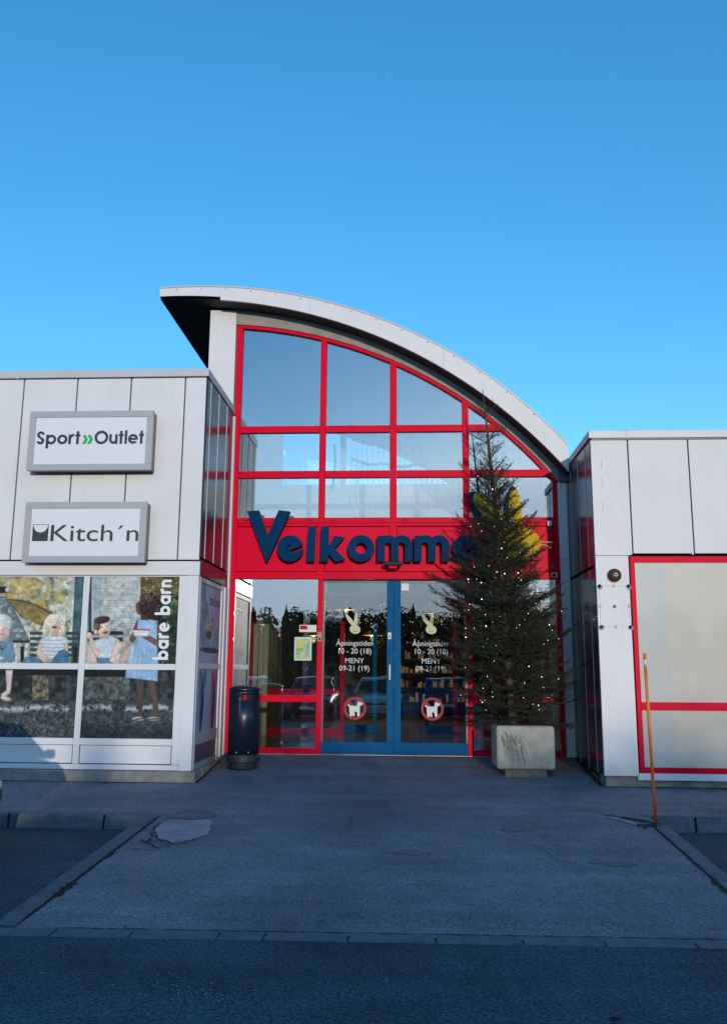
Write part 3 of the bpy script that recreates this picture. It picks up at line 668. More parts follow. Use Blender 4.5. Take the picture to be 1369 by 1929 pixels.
# ---- the two lightbox signs
def lightbox(x0, x1, z0, z1, label):
    t = thing('lightbox_sign', label, 'sign', ((x0+x1)/2, W_Y, z0)); y = 11.63
    K(MB().box(x0+0.012, x1-0.012, y+0.03, W_Y-0.028, z0+0.012, z1-0.012), 'sign_box', DARKF, t)
    b = 0.092; fr = MB()
    fr.box(x0, x1, y, y+0.06, z1-b, z1).box(x0, x1, y, y+0.06, z0, z0+b).box(x0, x0+b, y, y+0.06, z0+b, z1-b).box(x1-b, x1, y, y+0.06, z0+b, z1-b)
    K(fr, 'sign_frame', SFRAME, t, bevel=0.004)
    K(MB().box(x0+b, x1-b, y+0.014, y+0.029, z0+b, z1-b), 'sign_face', WHITEP, t)
    br = MB()
    for xx in (x0+0.3, x1-0.3): br.box(xx-0.03, xx+0.03, W_Y-0.027, W_Y-0.001, z0+0.1, z1-0.1)
    KS(br, 'sign_bracket', DARKF, t)
    return t, y+0.013
SPN = mat('sport_navy', (0.006, 0.03, 0.06), 0.45); GRN = mat('sign_green', (0.01, 0.42, 0.10), 0.45)
t, y = lightbox(-5.437, -3.641, 4.046, 4.919, 'square framed lightbox sign reading Sport Outlet in navy with green arrows')
def put_word(s, x0, x1, z, size, th, gap, m_, t, name='lettering'):
    f_, W_ = word(s, size, th, gap, True); k_ = (x1-x0)/W_
    o = sdf_mesh(f_, -0.03, W_+0.03, -size*0.5, size*1.5, 0.0045, 0, 0.006).build(name, m_)
    o.data.transform(Matrix.Translation((x0, y-0.005, z)) @ Matrix.Diagonal((k_, 1, 1, 1))); return keep(o, t)
put_word('Sport', -5.325, -4.685, 4.43, 0.142, 0.125, 0.10, SPN, t)
put_word('Outlet', -4.478, -3.765, 4.43, 0.142, 0.125, 0.11, SPN, t)
for dx in (0, 0.073):
    a = -4.655+dx; q = [(a,4.562),(a+0.048,4.562),(a+0.083,4.497),(a+0.048,4.432),(a,4.432),(a+0.035,4.497)]
    K(MB().prism(q, y-0.005, y+0.001), 'arrow', GRN, t)
KGR = mat('kitchen_slate', (0.022, 0.03, 0.042), 0.45)
t, y = lightbox(-5.399, -3.664, 2.733, 3.589, 'square framed lightbox sign reading Kitch n with a dark bowl emblem')
o = text_obj('Kitch\u00b4n', 0.34, 0.003, KGR, None, 'lettering', 1.0)
xs_ = [v.co.x for v in o.data.vertices]; k_ = 1.245/(max(xs_)-min(xs_))
o.data.transform(Matrix.Translation((-4.39-k_*(max(xs_)+min(xs_))/2, y-0.003, 3.034)) @ Matrix.Diagonal((k_, 1, 0.98, 1))); keep(o, t)
sq = lambda X, Z: I(np.abs(X+5.163)-0.112, np.abs(Z-3.152)-0.118)
bowl = lambda X, Z: d_circ(X, Z, -5.163, 3.262, 0.105)
K(sdf_mesh(lambda X, Z: I(sq(X, Z), -I(bowl(X, Z), Z-3.262), I(Z-3.250, -bowl(X, Z)*0-9)), -5.3, -5.0, 3.0, 3.3, 0.004, y-0.006, y+0.0), 'emblem', KGR, t)
ol = MB(); ol.box(-5.275,-5.051,y-0.007,y-0.001,3.266,3.271).box(-5.275,-5.270,y-0.007,y-0.001,3.15,3.266).box(-5.056,-5.051,y-0.007,y-0.001,3.15,3.266)
K(ol, 'emblem_outline', KGR, t)

# ------------------------------------------------------------------ right wing
rb = thing('shop_building', 'low white clad shop wing with red framed frosted window and bare corner panel', 'building', (5, W_Y, 0))
K = lambda mb, name, m_, par=rb, **k: keep(mb.build(name, m_, **k), par)
K(MB().box(RX+0.05, 12, W_Y+0.13, 22, -0.5, 4.47), 'wall', GAP)
mb = MB(); st = MB(); riv = MB()
mb.box(RX+0.002, 3.008, W_Y, W_Y+0.05, 2.859, 4.485)
K(MB().box(RX+0.002, 2.975, W_Y-0.002, W_Y+0.05, -0.05, 2.853), 'corner_panel', WHITE, bevel=0.004)
sms = [3.03]+[3.03+0.825*k for k in range(1, 8)]
for a, b in zip(sms, sms[1:]): mb.box(a+0.022, b-0.022, W_Y, W_Y+0.05, 2.884, 4.485)
for s_ in sms:
    st = MB(); riv = st; st.box(s_-0.020, s_+0.003, W_Y+0.006, W_Y+0.04, 2.87, 4.485)
    for zz in (2.91, 4.44): riv.lathe([(0.0, 0.006), (0.009, 0.004), (0.010, -0.002)], (s_-0.009, W_Y+0.004, zz), 8, 'y')
    K(st, 'joint_strip', TRIM)
K(mb, 'cladding', WHITE, bevel=0.003); cap = MB(); cap.box(2.505, 3.03, W_Y-0.03, W_Y+0.25, 4.51, 4.617).box(3.036, 12, W_Y-0.03, W_Y+0.25, 4.51, 4.617).box(2.505, 2.56, W_Y+0.252, 13.9, 4.51, 4.615).box(3.022, 3.044, W_Y-0.036, W_Y+0.25, 4.50, 4.632)
K(cap, 'parapet_cap', CAP, bevel=0.004)
K(MB().box(2.545, 12, W_Y-0.012, W_Y+0.1, 4.488, 4.508), 'drip_edge', DARKF)
fr = MB(); y0, y1 = W_Y-0.004, W_Y+0.07
fr.box(2.992, 11, y0, y1, 2.758, 2.842).box(2.992, 3.056, y0, y1, 0.0, 2.757)
fr.box(3.057, 11, y0, y1, -0.01, 0.06).box(3.057, 11, y0, y1, 0.792, 0.895).box(2.992, 3.056, y0, y1, -0.01, -0.0)
for k in range(1, 4): fr.box(3.03+2.5*k, 3.10+2.5*k, y0+0.002, y1, 0.061, 0.791).box(3.03+2.5*k, 3.10+2.5*k, y0+0.002, y1, 0.896, 2.757)
K(fr, 'window_frame', RED, bevel=0.004)
FROST = mat('frosted_pane', (0.64, 0.59, 0.50), 0.06, noise=0.06, nscale=1.2, spec=0.7)
FROST2 = mat('frosted_pane_pale', (0.58, 0.59, 0.55), 0.06, noise=0.05, nscale=1.2, spec=0.7)
for z0, z1 in ((0.062, 0.790), (0.897, 2.756)):
    wo = K(MB().box(3.46, 5.528, W_Y+0.012, W_Y+0.03, z0, z1), 'window', FROST)
    o = MB().box(3.058, 3.4595, W_Y+0.012, W_Y+0.03, z0, z1).build('window_edge', FROST2); o.parent = wo
    for k in (1, 2): K(MB().box(3.102+2.5*k, 5.528+2.5*k, W_Y+0.012, W_Y+0.03, z0, z1), 'window', FROST)
K(MB().box(2.96, 11, W_Y-0.03, W_Y+0.08, -0.098, -0.012), 'sill', TRIM, bevel=0.004)
K(MB().box(2.56, 12, W_Y+0.06, W_Y+0.4, -0.6, -0.052), 'plinth', CONC, bevel=0.01)
# marks left by a sign that was taken down
SEAL = mat('sealant', (0.24, 0.26, 0.29), 0.7, noise=0.3, nscale=30)
mk = MB(); yv = W_Y-0.003
X0, X1, Z0, Z1 = 2.565, 2.955, 1.885, 2.435
def blob(x, z, r, mbx): mbx.prism([(x+r*random.uniform(.75, 1.1)*math.cos(a), z+r*random.uniform(.75, 1.1)*math.sin(a)) for a in np.linspace(0, 2*math.pi, 14)[:-1]], yv-0.003, yv+0.002)
dk_ = MB()
for xx in (X0, X1):
    for zz in (Z0, Z1): blob(xx+0.010, zz-0.010, 0.038, mk); blob(xx, zz, 0.022, dk_)
for xx, zz in (((X0+X1)/2, Z1), ((X0+X1)/2, Z0), (X0, (Z0+Z1)/2), (X1, (Z0+Z1)/2)): blob(xx, zz, 0.025, dk_)
blob((X0+X1)/2, (Z0+Z1)/2, 0.028, mk); blob((X0+X1)/2, (Z0+Z1)/2, 0.011, dk_)
for a, b in (((X0, Z1), (X1, Z1)), ((X0, Z0), (X1, Z0)), ((X0, Z0), (X0, Z1)), ((X1, Z0), (X1, Z1))):
    for k in range(5):
        t0, t1 = k/5+random.uniform(0, .1), k/5+random.uniform(.12, .2); q = lambda t_: (a[0]+(b[0]-a[0])*t_, a[1]+(b[1]-a[1])*t_)
        p0, p1 = q(t0), q(t1); d = 0.0025
        if a[0] != b[0]: dk_.box(p0[0], p1[0], yv-0.002, yv+0.002, p0[1]-d, p0[1]+d)
        else: dk_.box(p0[0]-d, p0[0]+d, yv-0.002, yv+0.002, p0[1], p1[1])
for zz in (4.2, 3.95, 3.6): dk_.box(2.665, 2.669, W_Y-0.003, W_Y+0.002, zz-0.13, zz)
KS(mk, 'sealant_blob', SEAL); KS(dk_, 'drill_mark', DARKF)
# dark inner side of the right wing
mb = MB(); st = MB(); sm = [11.92, 12.25, 12.83, 13.42, 13.82]
for a, b in zip(sm, sm[1:]):
    mb.box(RX, RX+0.04, a+0.008, b-0.008, -0.05, 2.70); mb.box(RX, RX+0.04, a+0.008, b-0.008, 2.745, 4.50)
for s_ in sm[1:-1]: st.box(RX-0.005, RX+0.03, s_-0.007, s_+0.005, -0.05, 2.69); st.box(RX-0.005, RX+0.03, s_-0.007, s_+0.005, 2.75, 4.50)
K(mb, 'side_cladding', DARKP, bevel=0.003); KS(st, 'joint_strip', CAP)
K(MB().box(RX, RX+0.04, W_Y+0.051, 11.927, -0.05, 4.50), 'side_corner', DARKP)

# ---- alarm bell
bl = thing('alarm_bell', 'round rusty brown alarm bell on the bare white corner panel', 'alarm bell', (2.772, W_Y, 2.58))
RUST = mat('rust_brown', (0.085, 0.022, 0.016), 0.5, noise=0.35, nscale=30); CREAM = mat('cream_plastic', (0.6, 0.55, 0.45), 0.5)
K(MB().lathe([(0.088, 0.003), (0.092, 0.03), (0.090, 0.045), (0.075, 0.07), (0.045, 0.085), (0.0, 0.088)], (2.772, W_Y, 2.58), 40, 'y'), 'gong', RUST, bl, smooth=True)
K(MB().lathe([(0.026, 0.08), (0.028, 0.094), (0.020, 0.102), (0.0, 0.104)], (2.776, W_Y, 2.582), 20, 'y'), 'cap', CREAM, bl, smooth=True)
K(MB().lathe([(0.009, 0.1), (0.010, 0.110), (0.0, 0.112)], (2.776, W_Y, 2.582), 12, 'y'), 'screw', BLACK, bl, smooth=True)

# ------------------------------------------------------------------ entrance hall
eh = thing('entrance_hall', 'glazed entrance hall with red frames under a curved half barrel roof', 'building', (-0.3, F_Y, 0))
K = lambda mb, name, m_, par=eh, **k: keep(mb.build(name, m_, **k), par)
AC, AR = (-3.40, -0.30), 7.416
arc = lambda x, r=AR: AC[1]+math.sqrt(max(r*r-(x-AC[0])**2, 0))
arcx = lambda z, r=AR: AC[0]+math.sqrt(max(r*r-(z-AC[1])**2, 0))
YF0, YF1 = F_Y, F_Y+0.10
RI = AR-0.055
COLS = [(-2.833, -1.50), (-1.392, -0.330), (-0.214, 0.866), (0.976, 2.312)]
fm = MB()
def ring_piece(mb, r0, r1, xa, xb, y0, y1, n=40):
    xs = np.linspace(xa, xb, n)
    a = [(x, y0, arc(x, r0)) for x in xs]; b = [(x, y0, arc(x, r1)) for x in xs]; c = [(x, y1, arc(x, r1)) for x in xs]; d = [(x, y1, arc(x, r0)) for x in xs]
    mb.strip(a, b); mb.strip(b, c); mb.strip(c, d); mb.strip(d, a)
ring_piece(fm, RI, AR, -2.935, 2.372, YF0-0.004, YF1, 60)
fm.prism([(-2.935, 0.0), (-2.835, 0.0), (-2.835, arc(-2.835, RI)+0.02), (-2.935, arc(-2.935, RI)+0.02)], YF0, YF1)
fm.prism([(2.314, 0.0), (2.375, 0.0), (2.375, arc(2.375, RI)+0.02), (2.314, arc(2.314, RI)+0.02)], YF0, YF1)
for a, b in ((-1.498, -1.394), (-0.328, -0.216), (0.868, 0.974)):
    fm.prism([(a, 3.74), (b, 3.74), (b, arc(b, RI)+0.02), (a, arc(a, RI)+0.02)], YF0, YF1)
for a, b in ((-1.482, -1.398), (0.890, 0.976)): fm.box(a, b, YF0, YF1, 0.0, 2.733)
for z0, z1 in ((5.185, 5.302), (4.412, 4.530)):
    for i, (a, b) in enumerate(COLS):
        aa, bb = a+0.001, min(b, arcx(z1, RI)+0.03)-0.001
        fm.prism([(aa, z0), (min(b, arcx(z0, RI)+0.03)-0.001, z0), (bb, z1), (aa, z1)], YF0+0.003, YF1-0.003)
fm.box(-2.834, 2.313, YF0+0.003, YF1-0.003, 3.655, 3.742)
fm.box(-2.834, 2.313, YF0+0.006, YF1-0.003, 3.600, 3.652)
fm.box(-2.834, 2.313, YF0+0.003, YF1-0.003, 2.734, 2.850)
for a, b in ((-2.834, -1.483), (0.977, 2.313)):
    fm.box(a, b, YF0+0.003, YF1-0.003, 0.0, 0.088).box(a, b, YF0+0.003, YF1-0.003, 0.788, 0.896)
K(fm, 'window_frame', RED, bevel=0.004)
for a, b in COLS:
    K(MB().box(a+0.012, b-0.012, YF0+0.02, YF0+0.06, 2.862, 3.588), 'fascia_panel', REDP, bevel=0.003)
jb = MB()
for a, b in ((-1.498, -1.394), (-0.328, -0.216), (0.868, 0.974)): jb.box(a, b, YF0+0.012, YF0+0.06, 2.851, 3.599)
jb.box(-2.834, -2.823, YF0+0.012, YF0+0.06, 2.851, 3.599)
K(MB().box(-2.834, 2.313, YF0+0.066, YF0+0.09, 2.851, 3.599), 'fascia_backing', RED)
KS(jb, 'fascia_mullion', RED)
vt = MB()
for a, b in COLS:
    for xx in (a+0.14, b-0.14): vt.box(xx-0.04, xx+0.04, YF0-0.002, YF0+0.02, 3.69, 3.708)
KS(vt, 'vent_slot', GAP)
# glass panes
def pane(x0, x1, z0, z1, m_=GLASS, name='glass_pane', par=eh, y=F_Y+0.045):
    xe = min(x1, arcx(z0, RI)); xs = np.linspace(x0, xe, 14); top = [(x, min(z1, arc(x, RI))) for x in xs]
    return K(MB().prism([(x0, z0), (xe, z0)]+[(x, z) for x, z in reversed(top) if z > z0+1e-4], y, y+0.012), name, m_, par)
for a, b in COLS:
    pane(a, b, 5.302, 9); pane(a, b, 4.530, 5.185); pane(a, b, 3.742, 4.412)
for a, b in ((-2.834, -1.483), (0.977, 2.313)):
    pane(a, b, 0.896, 2.733); pane(a, b, 0.089, 0.788)
# white columns left and right, grey band under the roof
cl_ = MB(); cl_.prism([(-3.405, 0), (-2.955, 0), (-2.955, arc(-2.955)+0.24), (-3.405, arc(-3.405)+0.245)], F_Y-0.05, F_Y+0.2)
cl_.box(2.385, 2.528, F_Y-0.05, F_Y+0.2, 0.0, 3.05).box(2.385, 2.528, F_Y-0.05, F_Y+0.2, 3.056, 4.30)
KS(cl_, 'column', WHITE, bevel=0.004)
bd = MB(); ring_piece(bd, AR+0.003, AR+0.55, -2.953, 2.515, F_Y-0.03, F_Y+0.15, 60); K(bd, 'arch_band', FIBRE)
# roof: two circles give the fascia its taper
TC, TR, BC, BR = (-3.567, -0.369), 7.985, (-3.852, -0.819), 8.215
tz = lambda x: TC[1]+math.sqrt(TR*TR-(x-TC[0])**2); bz = lambda x: BC[1]+math.sqrt(BR*BR-(x-BC[0])**2)
xs = np.linspace(-4.17, 2.50, 70); YR0, YR1 = 13.35, 21.0
rf = MB(); T0 = [(x, YR0+0.02, tz(x)-0.01) for x in xs]; T1 = [(x, YR1, tz(x)-0.01) for x in xs]
rf.strip(T0, T1); rf.add([T0[0], T1[0], (xs[0], YR1, bz(xs[0])+0.01), (xs[0], YR0+0.02, bz(xs[0])+0.01)], [(0,1,2,3)])
K(rf, 'roof', CAP)
sf = MB(); sf.strip([(x, YR0+0.03, bz(x)+0.02) for x in xs], [(x, YR1, bz(x)+0.02) for x in xs]); K(sf, 'soffit', SOFFIT)
fa = MB()
def fascia(xa, xb, dz, n):
    q = np.linspace(xa, xb, n); A = [(x, YR0, bz(x)+dz) for x in q]; B = [(x, YR0, tz(x)) for x in q]; C_ = [(x, YR0+0.05, tz(x)) for x in q]; D = [(x, YR0+0.05, bz(x)+dz) for x in q]
    fa.strip(A, B); fa.strip(B, C_); fa.strip(C_, D); fa.strip(D, A); fa.add([A[0], B[0], C_[0], D[0], A[-1], B[-1], C_[-1], D[-1]], [(0,1,2,3), (4,5,6,7)])
fascia(-4.18, -3.152, 0.055, 12); fascia(-3.150, -1.66, 0.0, 20); fascia(-1.657, 0.55, 0.0, 24); fascia(0.553, 2.50, 0.0, 30)
K(fa, 'fascia', WHITE)
lip = MB(); lip.strip([(x, YR0-0.012, tz(x)+0.012) for x in xs], [(x, YR0-0.012, tz(x)-0.012) for x in xs]); lip.strip([(x, YR0-0.012, tz(x)+0.012) for x in xs], [(x, YR0+0.1, tz(x)+0.012) for x in xs])
K(lip, 'roof_edge', CAP)
rv = MB()
for x in np.arange(-3.9, 2.4, 0.42): rv.lathe([(0.0, 0.006), (0.010, 0.004), (0.011, -0.002)], (x, YR0-0.001, tz(x)-0.05), 8, 'y')
KS(rv, 'rivet', DARKF)
K(MB().box(2.40, 2.535, F_Y-0.10, F_Y+0.1, 4.302, 4.52), 'gutter_box', DARKF)

# ---- sliding doors
def door(x0, x1, meet_right):
    d = thing('sliding_door', '', 'door', ((x0+x1)/2, F_Y, 0)); del d['category']
    d.parent = eh; d.matrix_parent_inverse = Matrix.Translation(-Vector(eh.location))
    y0, y1 = F_Y-0.005, F_Y+0.05; fr = MB()
    fr.box(x0, x1, y0, y1, 0.012, 0.185)
    s0, s1 = (x1-0.108, x1) if meet_right else (x0, x0+0.108)
    fr.box(s0, s1, y0+0.001, y1, 0.186, 2.70)
    e0, e1 = (x0, x0+0.028) if meet_right else (x1-0.028, x1)
    def sub(mb, nm, m_, **k):
        o = mb.build(nm, m_, **k); o.parent = d; o.matrix_parent_inverse = Matrix.Translation(-Vector(d.location)); return o
    sub(fr, 'door_frame', BLUE, bevel=0.004); sub(MB().box(e0, e1, y0+0.004, y1, 0.186, 2.70).box(min(e1, s1)+0.001 if meet_right else s1+0.001, (s0 if meet_right else e0)-0.001, y0+0.004, y1, 2.675, 2.70), 'edge_frame', DARKF)
    g0, g1 = (e1, s0) if meet_right else (s1, e0)
    sub(MB().box(g0, g1, F_Y+0.02, F_Y+0.032, 0.186, 2.674), 'glass_pane', DGLASS)
    return d, sub
dl, subl = door(-1.396, -0.263, True); dr, subr = door(-0.258, 0.887, False)
dl['label'] = 'left leaf of the blue framed glass sliding doors with a pull handle'; dr['label'] = 'right leaf of the blue framed glass sliding doors'
for d_ in (dl, dr): d_.pop('category', None)
for s_ in (subl,):
    s_(MB().box(-0.335, -0.312, F_Y-0.04, F_Y-0.02, 1.14, 1.38).box(-0.330, -0.317, F_Y-0.021, F_Y-0.004, 1.15, 1.17).box(-0.330, -0.317, F_Y-0.021, F_Y-0.004, 1.35, 1.37), 'handle', TRIM, bevel=0.004)
    s_(MB().box(-0.352, -0.302, F_Y-0.008, F_Y-0.0052, 1.78, 1.88), 'sticker', WHITEP); s_(MB().box(-0.340, -0.314, F_Y-0.010, F_Y-0.0082, 1.80, 1.83).box(-0.330, -0.318, F_Y-0.010, F_Y-0.0082, 1.84, 1.87), 'sticker_symbol', DLET)
subr(MB().box(-0.14, -0.02, F_Y+0.012, F_Y+0.019, 2.55, 2.665), 'sticker', CAP)
PALE = mat('pale_yellow_film', (0.60, 0.60, 0.34), 0.6); REDF = mat('red_film', (0.34, 0.012, 0.02), 0.6); WFILM = mat('white_film', (0.66, 0.72, 0.72), 0.6)
YD = F_Y+0.0185
def rabbit(cx, cz, s, y, par_sub, face=True):
    head = lambda X, Z: d_ell(X, Z, cx+0.02*s, cz-0.25*s, 0.27*s, 0.22*s, R(-12))
    e1 = lambda X, Z: d_ell(X, Z, cx-0.20*s, cz+0.16*s, 0.10*s, 0.40*s, R(38)); e2 = lambda X, Z: d_ell(X, Z, cx+0.06*s, cz+0.22*s, 0.085*s, 0.36*s, R(-4))
    return head, e1, e2
for sub, cx in ((subl, -0.885), (subr, 0.325)):
    h, e1, e2 = rabbit(cx, 2.01, 0.32, YD, sub)
    sub(sdf_mesh(lambda X, Z: U(h(X, Z), e1(X, Z), e2(X, Z)), cx-.3, cx+.3, 1.7, 2.3, 0.005, YD-0.003, YD), 'rabbit_decal', PALE)
    fc = MB()
    for ex in (-0.02, 0.025): fc.lathe([(0.006, 0.0), (0.0, 0.001)], (cx+0.006+ex, YD-0.004, 1.945), 8, 'y')
    fc.tube([(cx+0.008+0.04*math.cos(a), YD-0.005, 1.925+0.03*math.sin(a)) for a in np.linspace(R(210), R(340), 8)], 0.0035, 5)
    sub(fc, 'decal_face', DLET)
    for s_, zz, sz in (('\u00c5pningstider', 1.685, 0.118), ('10 - 20 (18)', 1.560, 0.118), ('MENY', 1.410, 0.118), ('09-21 (19)', 1.292, 0.118)):
        o = text_obj(s_, sz, 0.0015, WFILM, None, 'hours_lettering', 0.97); place(o, Vector((cx+0.0, YD-0.0016, zz-0.012)))
        o.parent = dl if sub is subl else dr; o.matrix_parent_inverse = Matrix.Translation(-Vector(o.parent.location))
    c2, cz = cx+0.015, 0.70
    sub(sdf_mesh(lambda X, Z: U(d_ring(X, Z, c2, cz, 0.157, 0.020), I(d_seg(X, Z, c2-0.11, cz+0.11, c2+0.11, cz-0.11, 0.016), d_circ(X, Z, c2, cz, .157))), c2-.2, c2+.2, cz-.2, cz+.2, 0.006, YD-0.003, YD), 'prohibition_ring', REDF)
    dog = lambda X, Z: U(I(np.abs(X-(c2-0.005))-0.075, np.abs(Z-(cz-0.008))-0.038)-0.008, d_seg(X, Z, c2-0.062, cz-0.03, c2-0.062, cz-0.105, 0.020, False), d_seg(X, Z, c2-0.03, cz-0.03, c2-0.018, cz-0.105, 0.018, False), d_seg(X, Z, c2+0.055, cz-0.03, c2+0.055, cz-0.105, 0.020, False),
                         d_seg(X, Z, c2-0.08, cz+0.03, c2-0.105, cz+0.05, 0.013, False), d_poly(X, Z, [(c2+0.03, cz+0.045), (c2+0.045, cz+0.115), (c2+0.075, cz+0.10), (c2+0.125, cz+0.085), (c2+0.115, cz+0.055), (c2+0.075, cz+0.035)]))
    sub(sdf_mesh(dog, c2-.2, c2+.2, cz-.2, cz+.2, 0.005, YD-0.0065, YD-0.0035), 'dog_symbol', WFILM)
K(MB().box(-2.45, 2.4, F_Y-0.02, F_Y+0.2, -0.06, 0.0), 'threshold', CAP)

# ---- things on the glazed front
def small(name, label, cat, loc, group=None): return thing(name, label, cat, loc, group)
t = small('door_sensor', 'black motion sensor bar above the sliding doors', 'sensor', (-0.27, F_Y, 2.97))
K(MB().box(-0.412, -0.122, 13.49, 13.59, 2.915, 2.985), 'housing', BLACK, t, bevel=0.02); K(MB().box(-0.39, -0.145, 13.484, 13.489, 2.925, 2.95), 'lens', GAP, t); K(MB().box(-0.33, -0.205, 13.52, F_Y+0.003, 2.875, 2.913), 'bracket', REDP, t)
t = small('security_lamp', 'small white lamp housing on the right end of the red band', 'lamp', (2.24, F_Y, 3.6))
K(MB().box(2.20, 2.27, F_Y-0.08, F_Y-0.001, 3.585, 3.665), 'housing', TRIM, t, bevel=0.008); K(MB().lathe([(0.0, 0.0), (0.022, 0.0), (0.026, 0.03), (0.03, 0.05)], (2.235, F_Y-0.045, 3.535), 12), 'socket', DARKF, t)
t = small('security_camera', 'small white camera box beside the tree top of the right window', 'camera', (2.28, F_Y, 2.76))
K(MB().box(2.235, 2.33, F_Y-0.06, F_Y-0.001, 2.755, 2.835), 'housing', TRIM, t, bevel=0.006); K(MB().lathe([(0.022, 0.0), (0.024, 0.05), (0.0, 0.052)], (2.27, F_Y-0.06, 2.79), 14, 'y'), 'lens', BLACK, t)
t = small('keypad', 'narrow key switch plate on the red post left of the doors', 'switch', (-1.44, F_Y, 1.8))
K(MB().box(-1.468, -1.412, F_Y-0.012, F_Y-0.0005, 1.74, 1.885), 'plate', SFRAME, t); K(MB().box(-1.46, -1.42, F_Y-0.016, F_Y-0.0125, 1.75, 1.80).box(-1.46, -1.42, F_Y-0.016, F_Y-0.0125, 1.825, 1.875), 'label_field', BLACK, t); K(MB().box(-1.458, -1.422, F_Y-0.0185, F_Y-0.0165, 1.84, 1.855), 'label_stripe', WHITEP, t)
t = small('poster', 'pale green poster with a yellow blotch taped inside the left window', 'poster', (-1.65, F_Y, 1.4))
PG = mat('poster_green', (0.42, 0.60, 0.30), 0.6, noise=0.2, nscale=12); PW = mat('poster_edge', (0.62, 0.74, 0.66), 0.6); PY = mat('poster_yellow', (0.62, 0.58, 0.12), 0.6); PGR = mat('poster_grey', (0.32, 0.42, 0.38), 0.6, noise=0.3, nscale=20)
yp = F_Y+0.040
K(MB().box(-1.848, -1.572, yp-0.002, yp+0.003, 1.435, 1.805), 'sheet', PW, t); K(MB().box(-1.828, -1.592, yp-0.004, yp-0.0025, 1.460, 1.780), 'print', PG, t)
K(sdf_mesh(lambda X, Z: d_circ(X, Z, -1.755, 1.715, 0.05), -1.85, -1.65, 1.6, 1.8, 0.008, yp-0.006, yp-0.0045), 'blotch', PY, t); K(sdf_mesh(lambda X, Z: d_seg(X, Z, -1.648, 1.52, -1.628, 1.70, 0.026, False), -1.72, -1.58, 1.45, 1.78, 0.006, yp-0.0085, yp-0.0065), 'figure', PGR, t)
sc_ = MB()
for k, zz in enumerate((1.625, 1.605, 1.585, 1.55, 1.53)): sc_.tube([(-1.81+0.012*i, yp-0.0095, zz+0.007*math.sin(i*2.1+k)) for i in range(10 if k < 3 else 6)], 0.0028, 4)
K(sc_, 'scribble', DLET, t)
t = small('sticker', 'white sticker with a red field on the left window', 'sticker', (-1.63, F_Y, 1.94))
K(MB().box(-1.775, -1.50, yp-0.002, yp+0.003, 1.885, 1.998), 'sheet', TRIM, t); K(MB().box(-1.765, -1.645, yp-0.004, yp-0.0025, 1.925, 1.988), 'red_field', REDP, t)
# ---- Velkommen: nine raised letters
ve = thing('welcome_lettering', 'raised navy letters reading Velkommen across the red band', 'lettering', (-1.0, F_Y, 3.0))
ZB, ZX, ZA = 2.995, 3.42, 3.56
xh = ZX-ZB
def L_e(cx):
    def f_(X, Z):
        x, z = X-cx, Z-(ZB+xh/2); r0, t_ = 0.135, 0.078
        rg = d_ring(x, z, 0, 0, r0, t_)
        ca, sa = math.cos(R(24)), math.sin(R(24)); u, v = x*ca+z*sa, -x*sa+z*ca       # slanted bar
        cut = I(-(u-0.01), v+0.026, -(v+0.085)); cut2 = I(-(u+0.02), np.abs(v+0.05)-0.03)
        return U(I(rg, -cut), I(d_seg(u, v, -r0, 0.0, r0+0.07, 0.0, 0.032), np.hypot(x, z)-(r0+t_)))
    return f_
def L_m(x0):
    def f_(X, Z):
        x, z = X-x0, Z-ZB; s = 0.118; t_ = 0.059
        st_ = U(d_seg(x, z, t_, 0, t_, xh*0.98, t_), d_seg(x, z, 0.28, 0, 0.28, xh*0.62, t_), d_seg(x, z, 0.50, 0, 0.50, xh*0.62, t_))
        a1 = I(d_ring(x, z, 0.17, xh*0.60, 0.11, t_), -(z-xh*0.60)); a2 = I(d_ring(x, z, 0.39, xh*0.60, 0.11, t_), -(z-xh*0.60))
        return U(st_, a1, a2)
    return f_
def L_n(x0):
    def f_(X, Z):
        x, z = X-x0, Z-ZB; t_ = 0.062
        return U(d_seg(x, z, t_, 0, t_, xh*0.98, t_), d_seg(x, z, 0.32, 0, 0.32, xh*0.58, t_), I(d_ring(x, z, 0.19, xh*0.56, 0.13, t_), -(z-xh*0.56)))
    return f_
V_ = lambda X, Z: d_poly(X, Z, [(-2.635, 3.815), (-2.44, 3.83), (-2.29, 3.42), (-2.12, 3.83), (-1.925, 3.81), (-2.30, 2.975)])
LET = [(V_, -2.7, -1.9), (L_e(-1.92), -2.2, -1.66), (lambda X, Z: d_poly(X, Z, [(-1.655, ZB), (-1.525, ZB), (-1.512, ZA), (-1.635, ZA)]), -1.7, -1.48),
       (lambda X, Z: U(d_poly(X, Z, [(-1.437, ZB), (-1.307, ZB), (-1.300, ZA), (-1.425, ZA)]), d_poly(X, Z, [(-1.325, ZB+0.19), (-1.215, ZX-0.01), (-1.045, ZX-0.035), (-1.20, ZB+0.215), (-1.025, ZB+0.03), (-1.185, ZB-0.005), (-1.325, ZB+0.15)])), -1.5, -0.98),
       (lambda X, Z: d_ring(X, Z, -0.780, ZB+xh/2, 0.152, 0.062), -1.05, -0.5), (L_m(-0.520), -0.55, 0.1), (L_m(0.070), 0.05, 0.68), (L_e(0.895), 0.62, 1.15), (L_n(1.16), 1.12, 1.6)]
for f_, a, b in LET:
    K(sdf_mesh(f_, a, b, 2.9, 3.9, 0.011, 13.60, 13.67), 'letter', NAVY, ve)
sp = MB()
for xx in (-2.3, -1.92, -1.58, -1.37, -0.70, -0.42, 0.13, 0.80, 1.22):
    for zz in (3.03, 3.30): sp.tube([(xx, 13.67, zz), (xx, 13.822, zz)], 0.008, 6)
KS(sp, 'standoff', DARKF, ve)
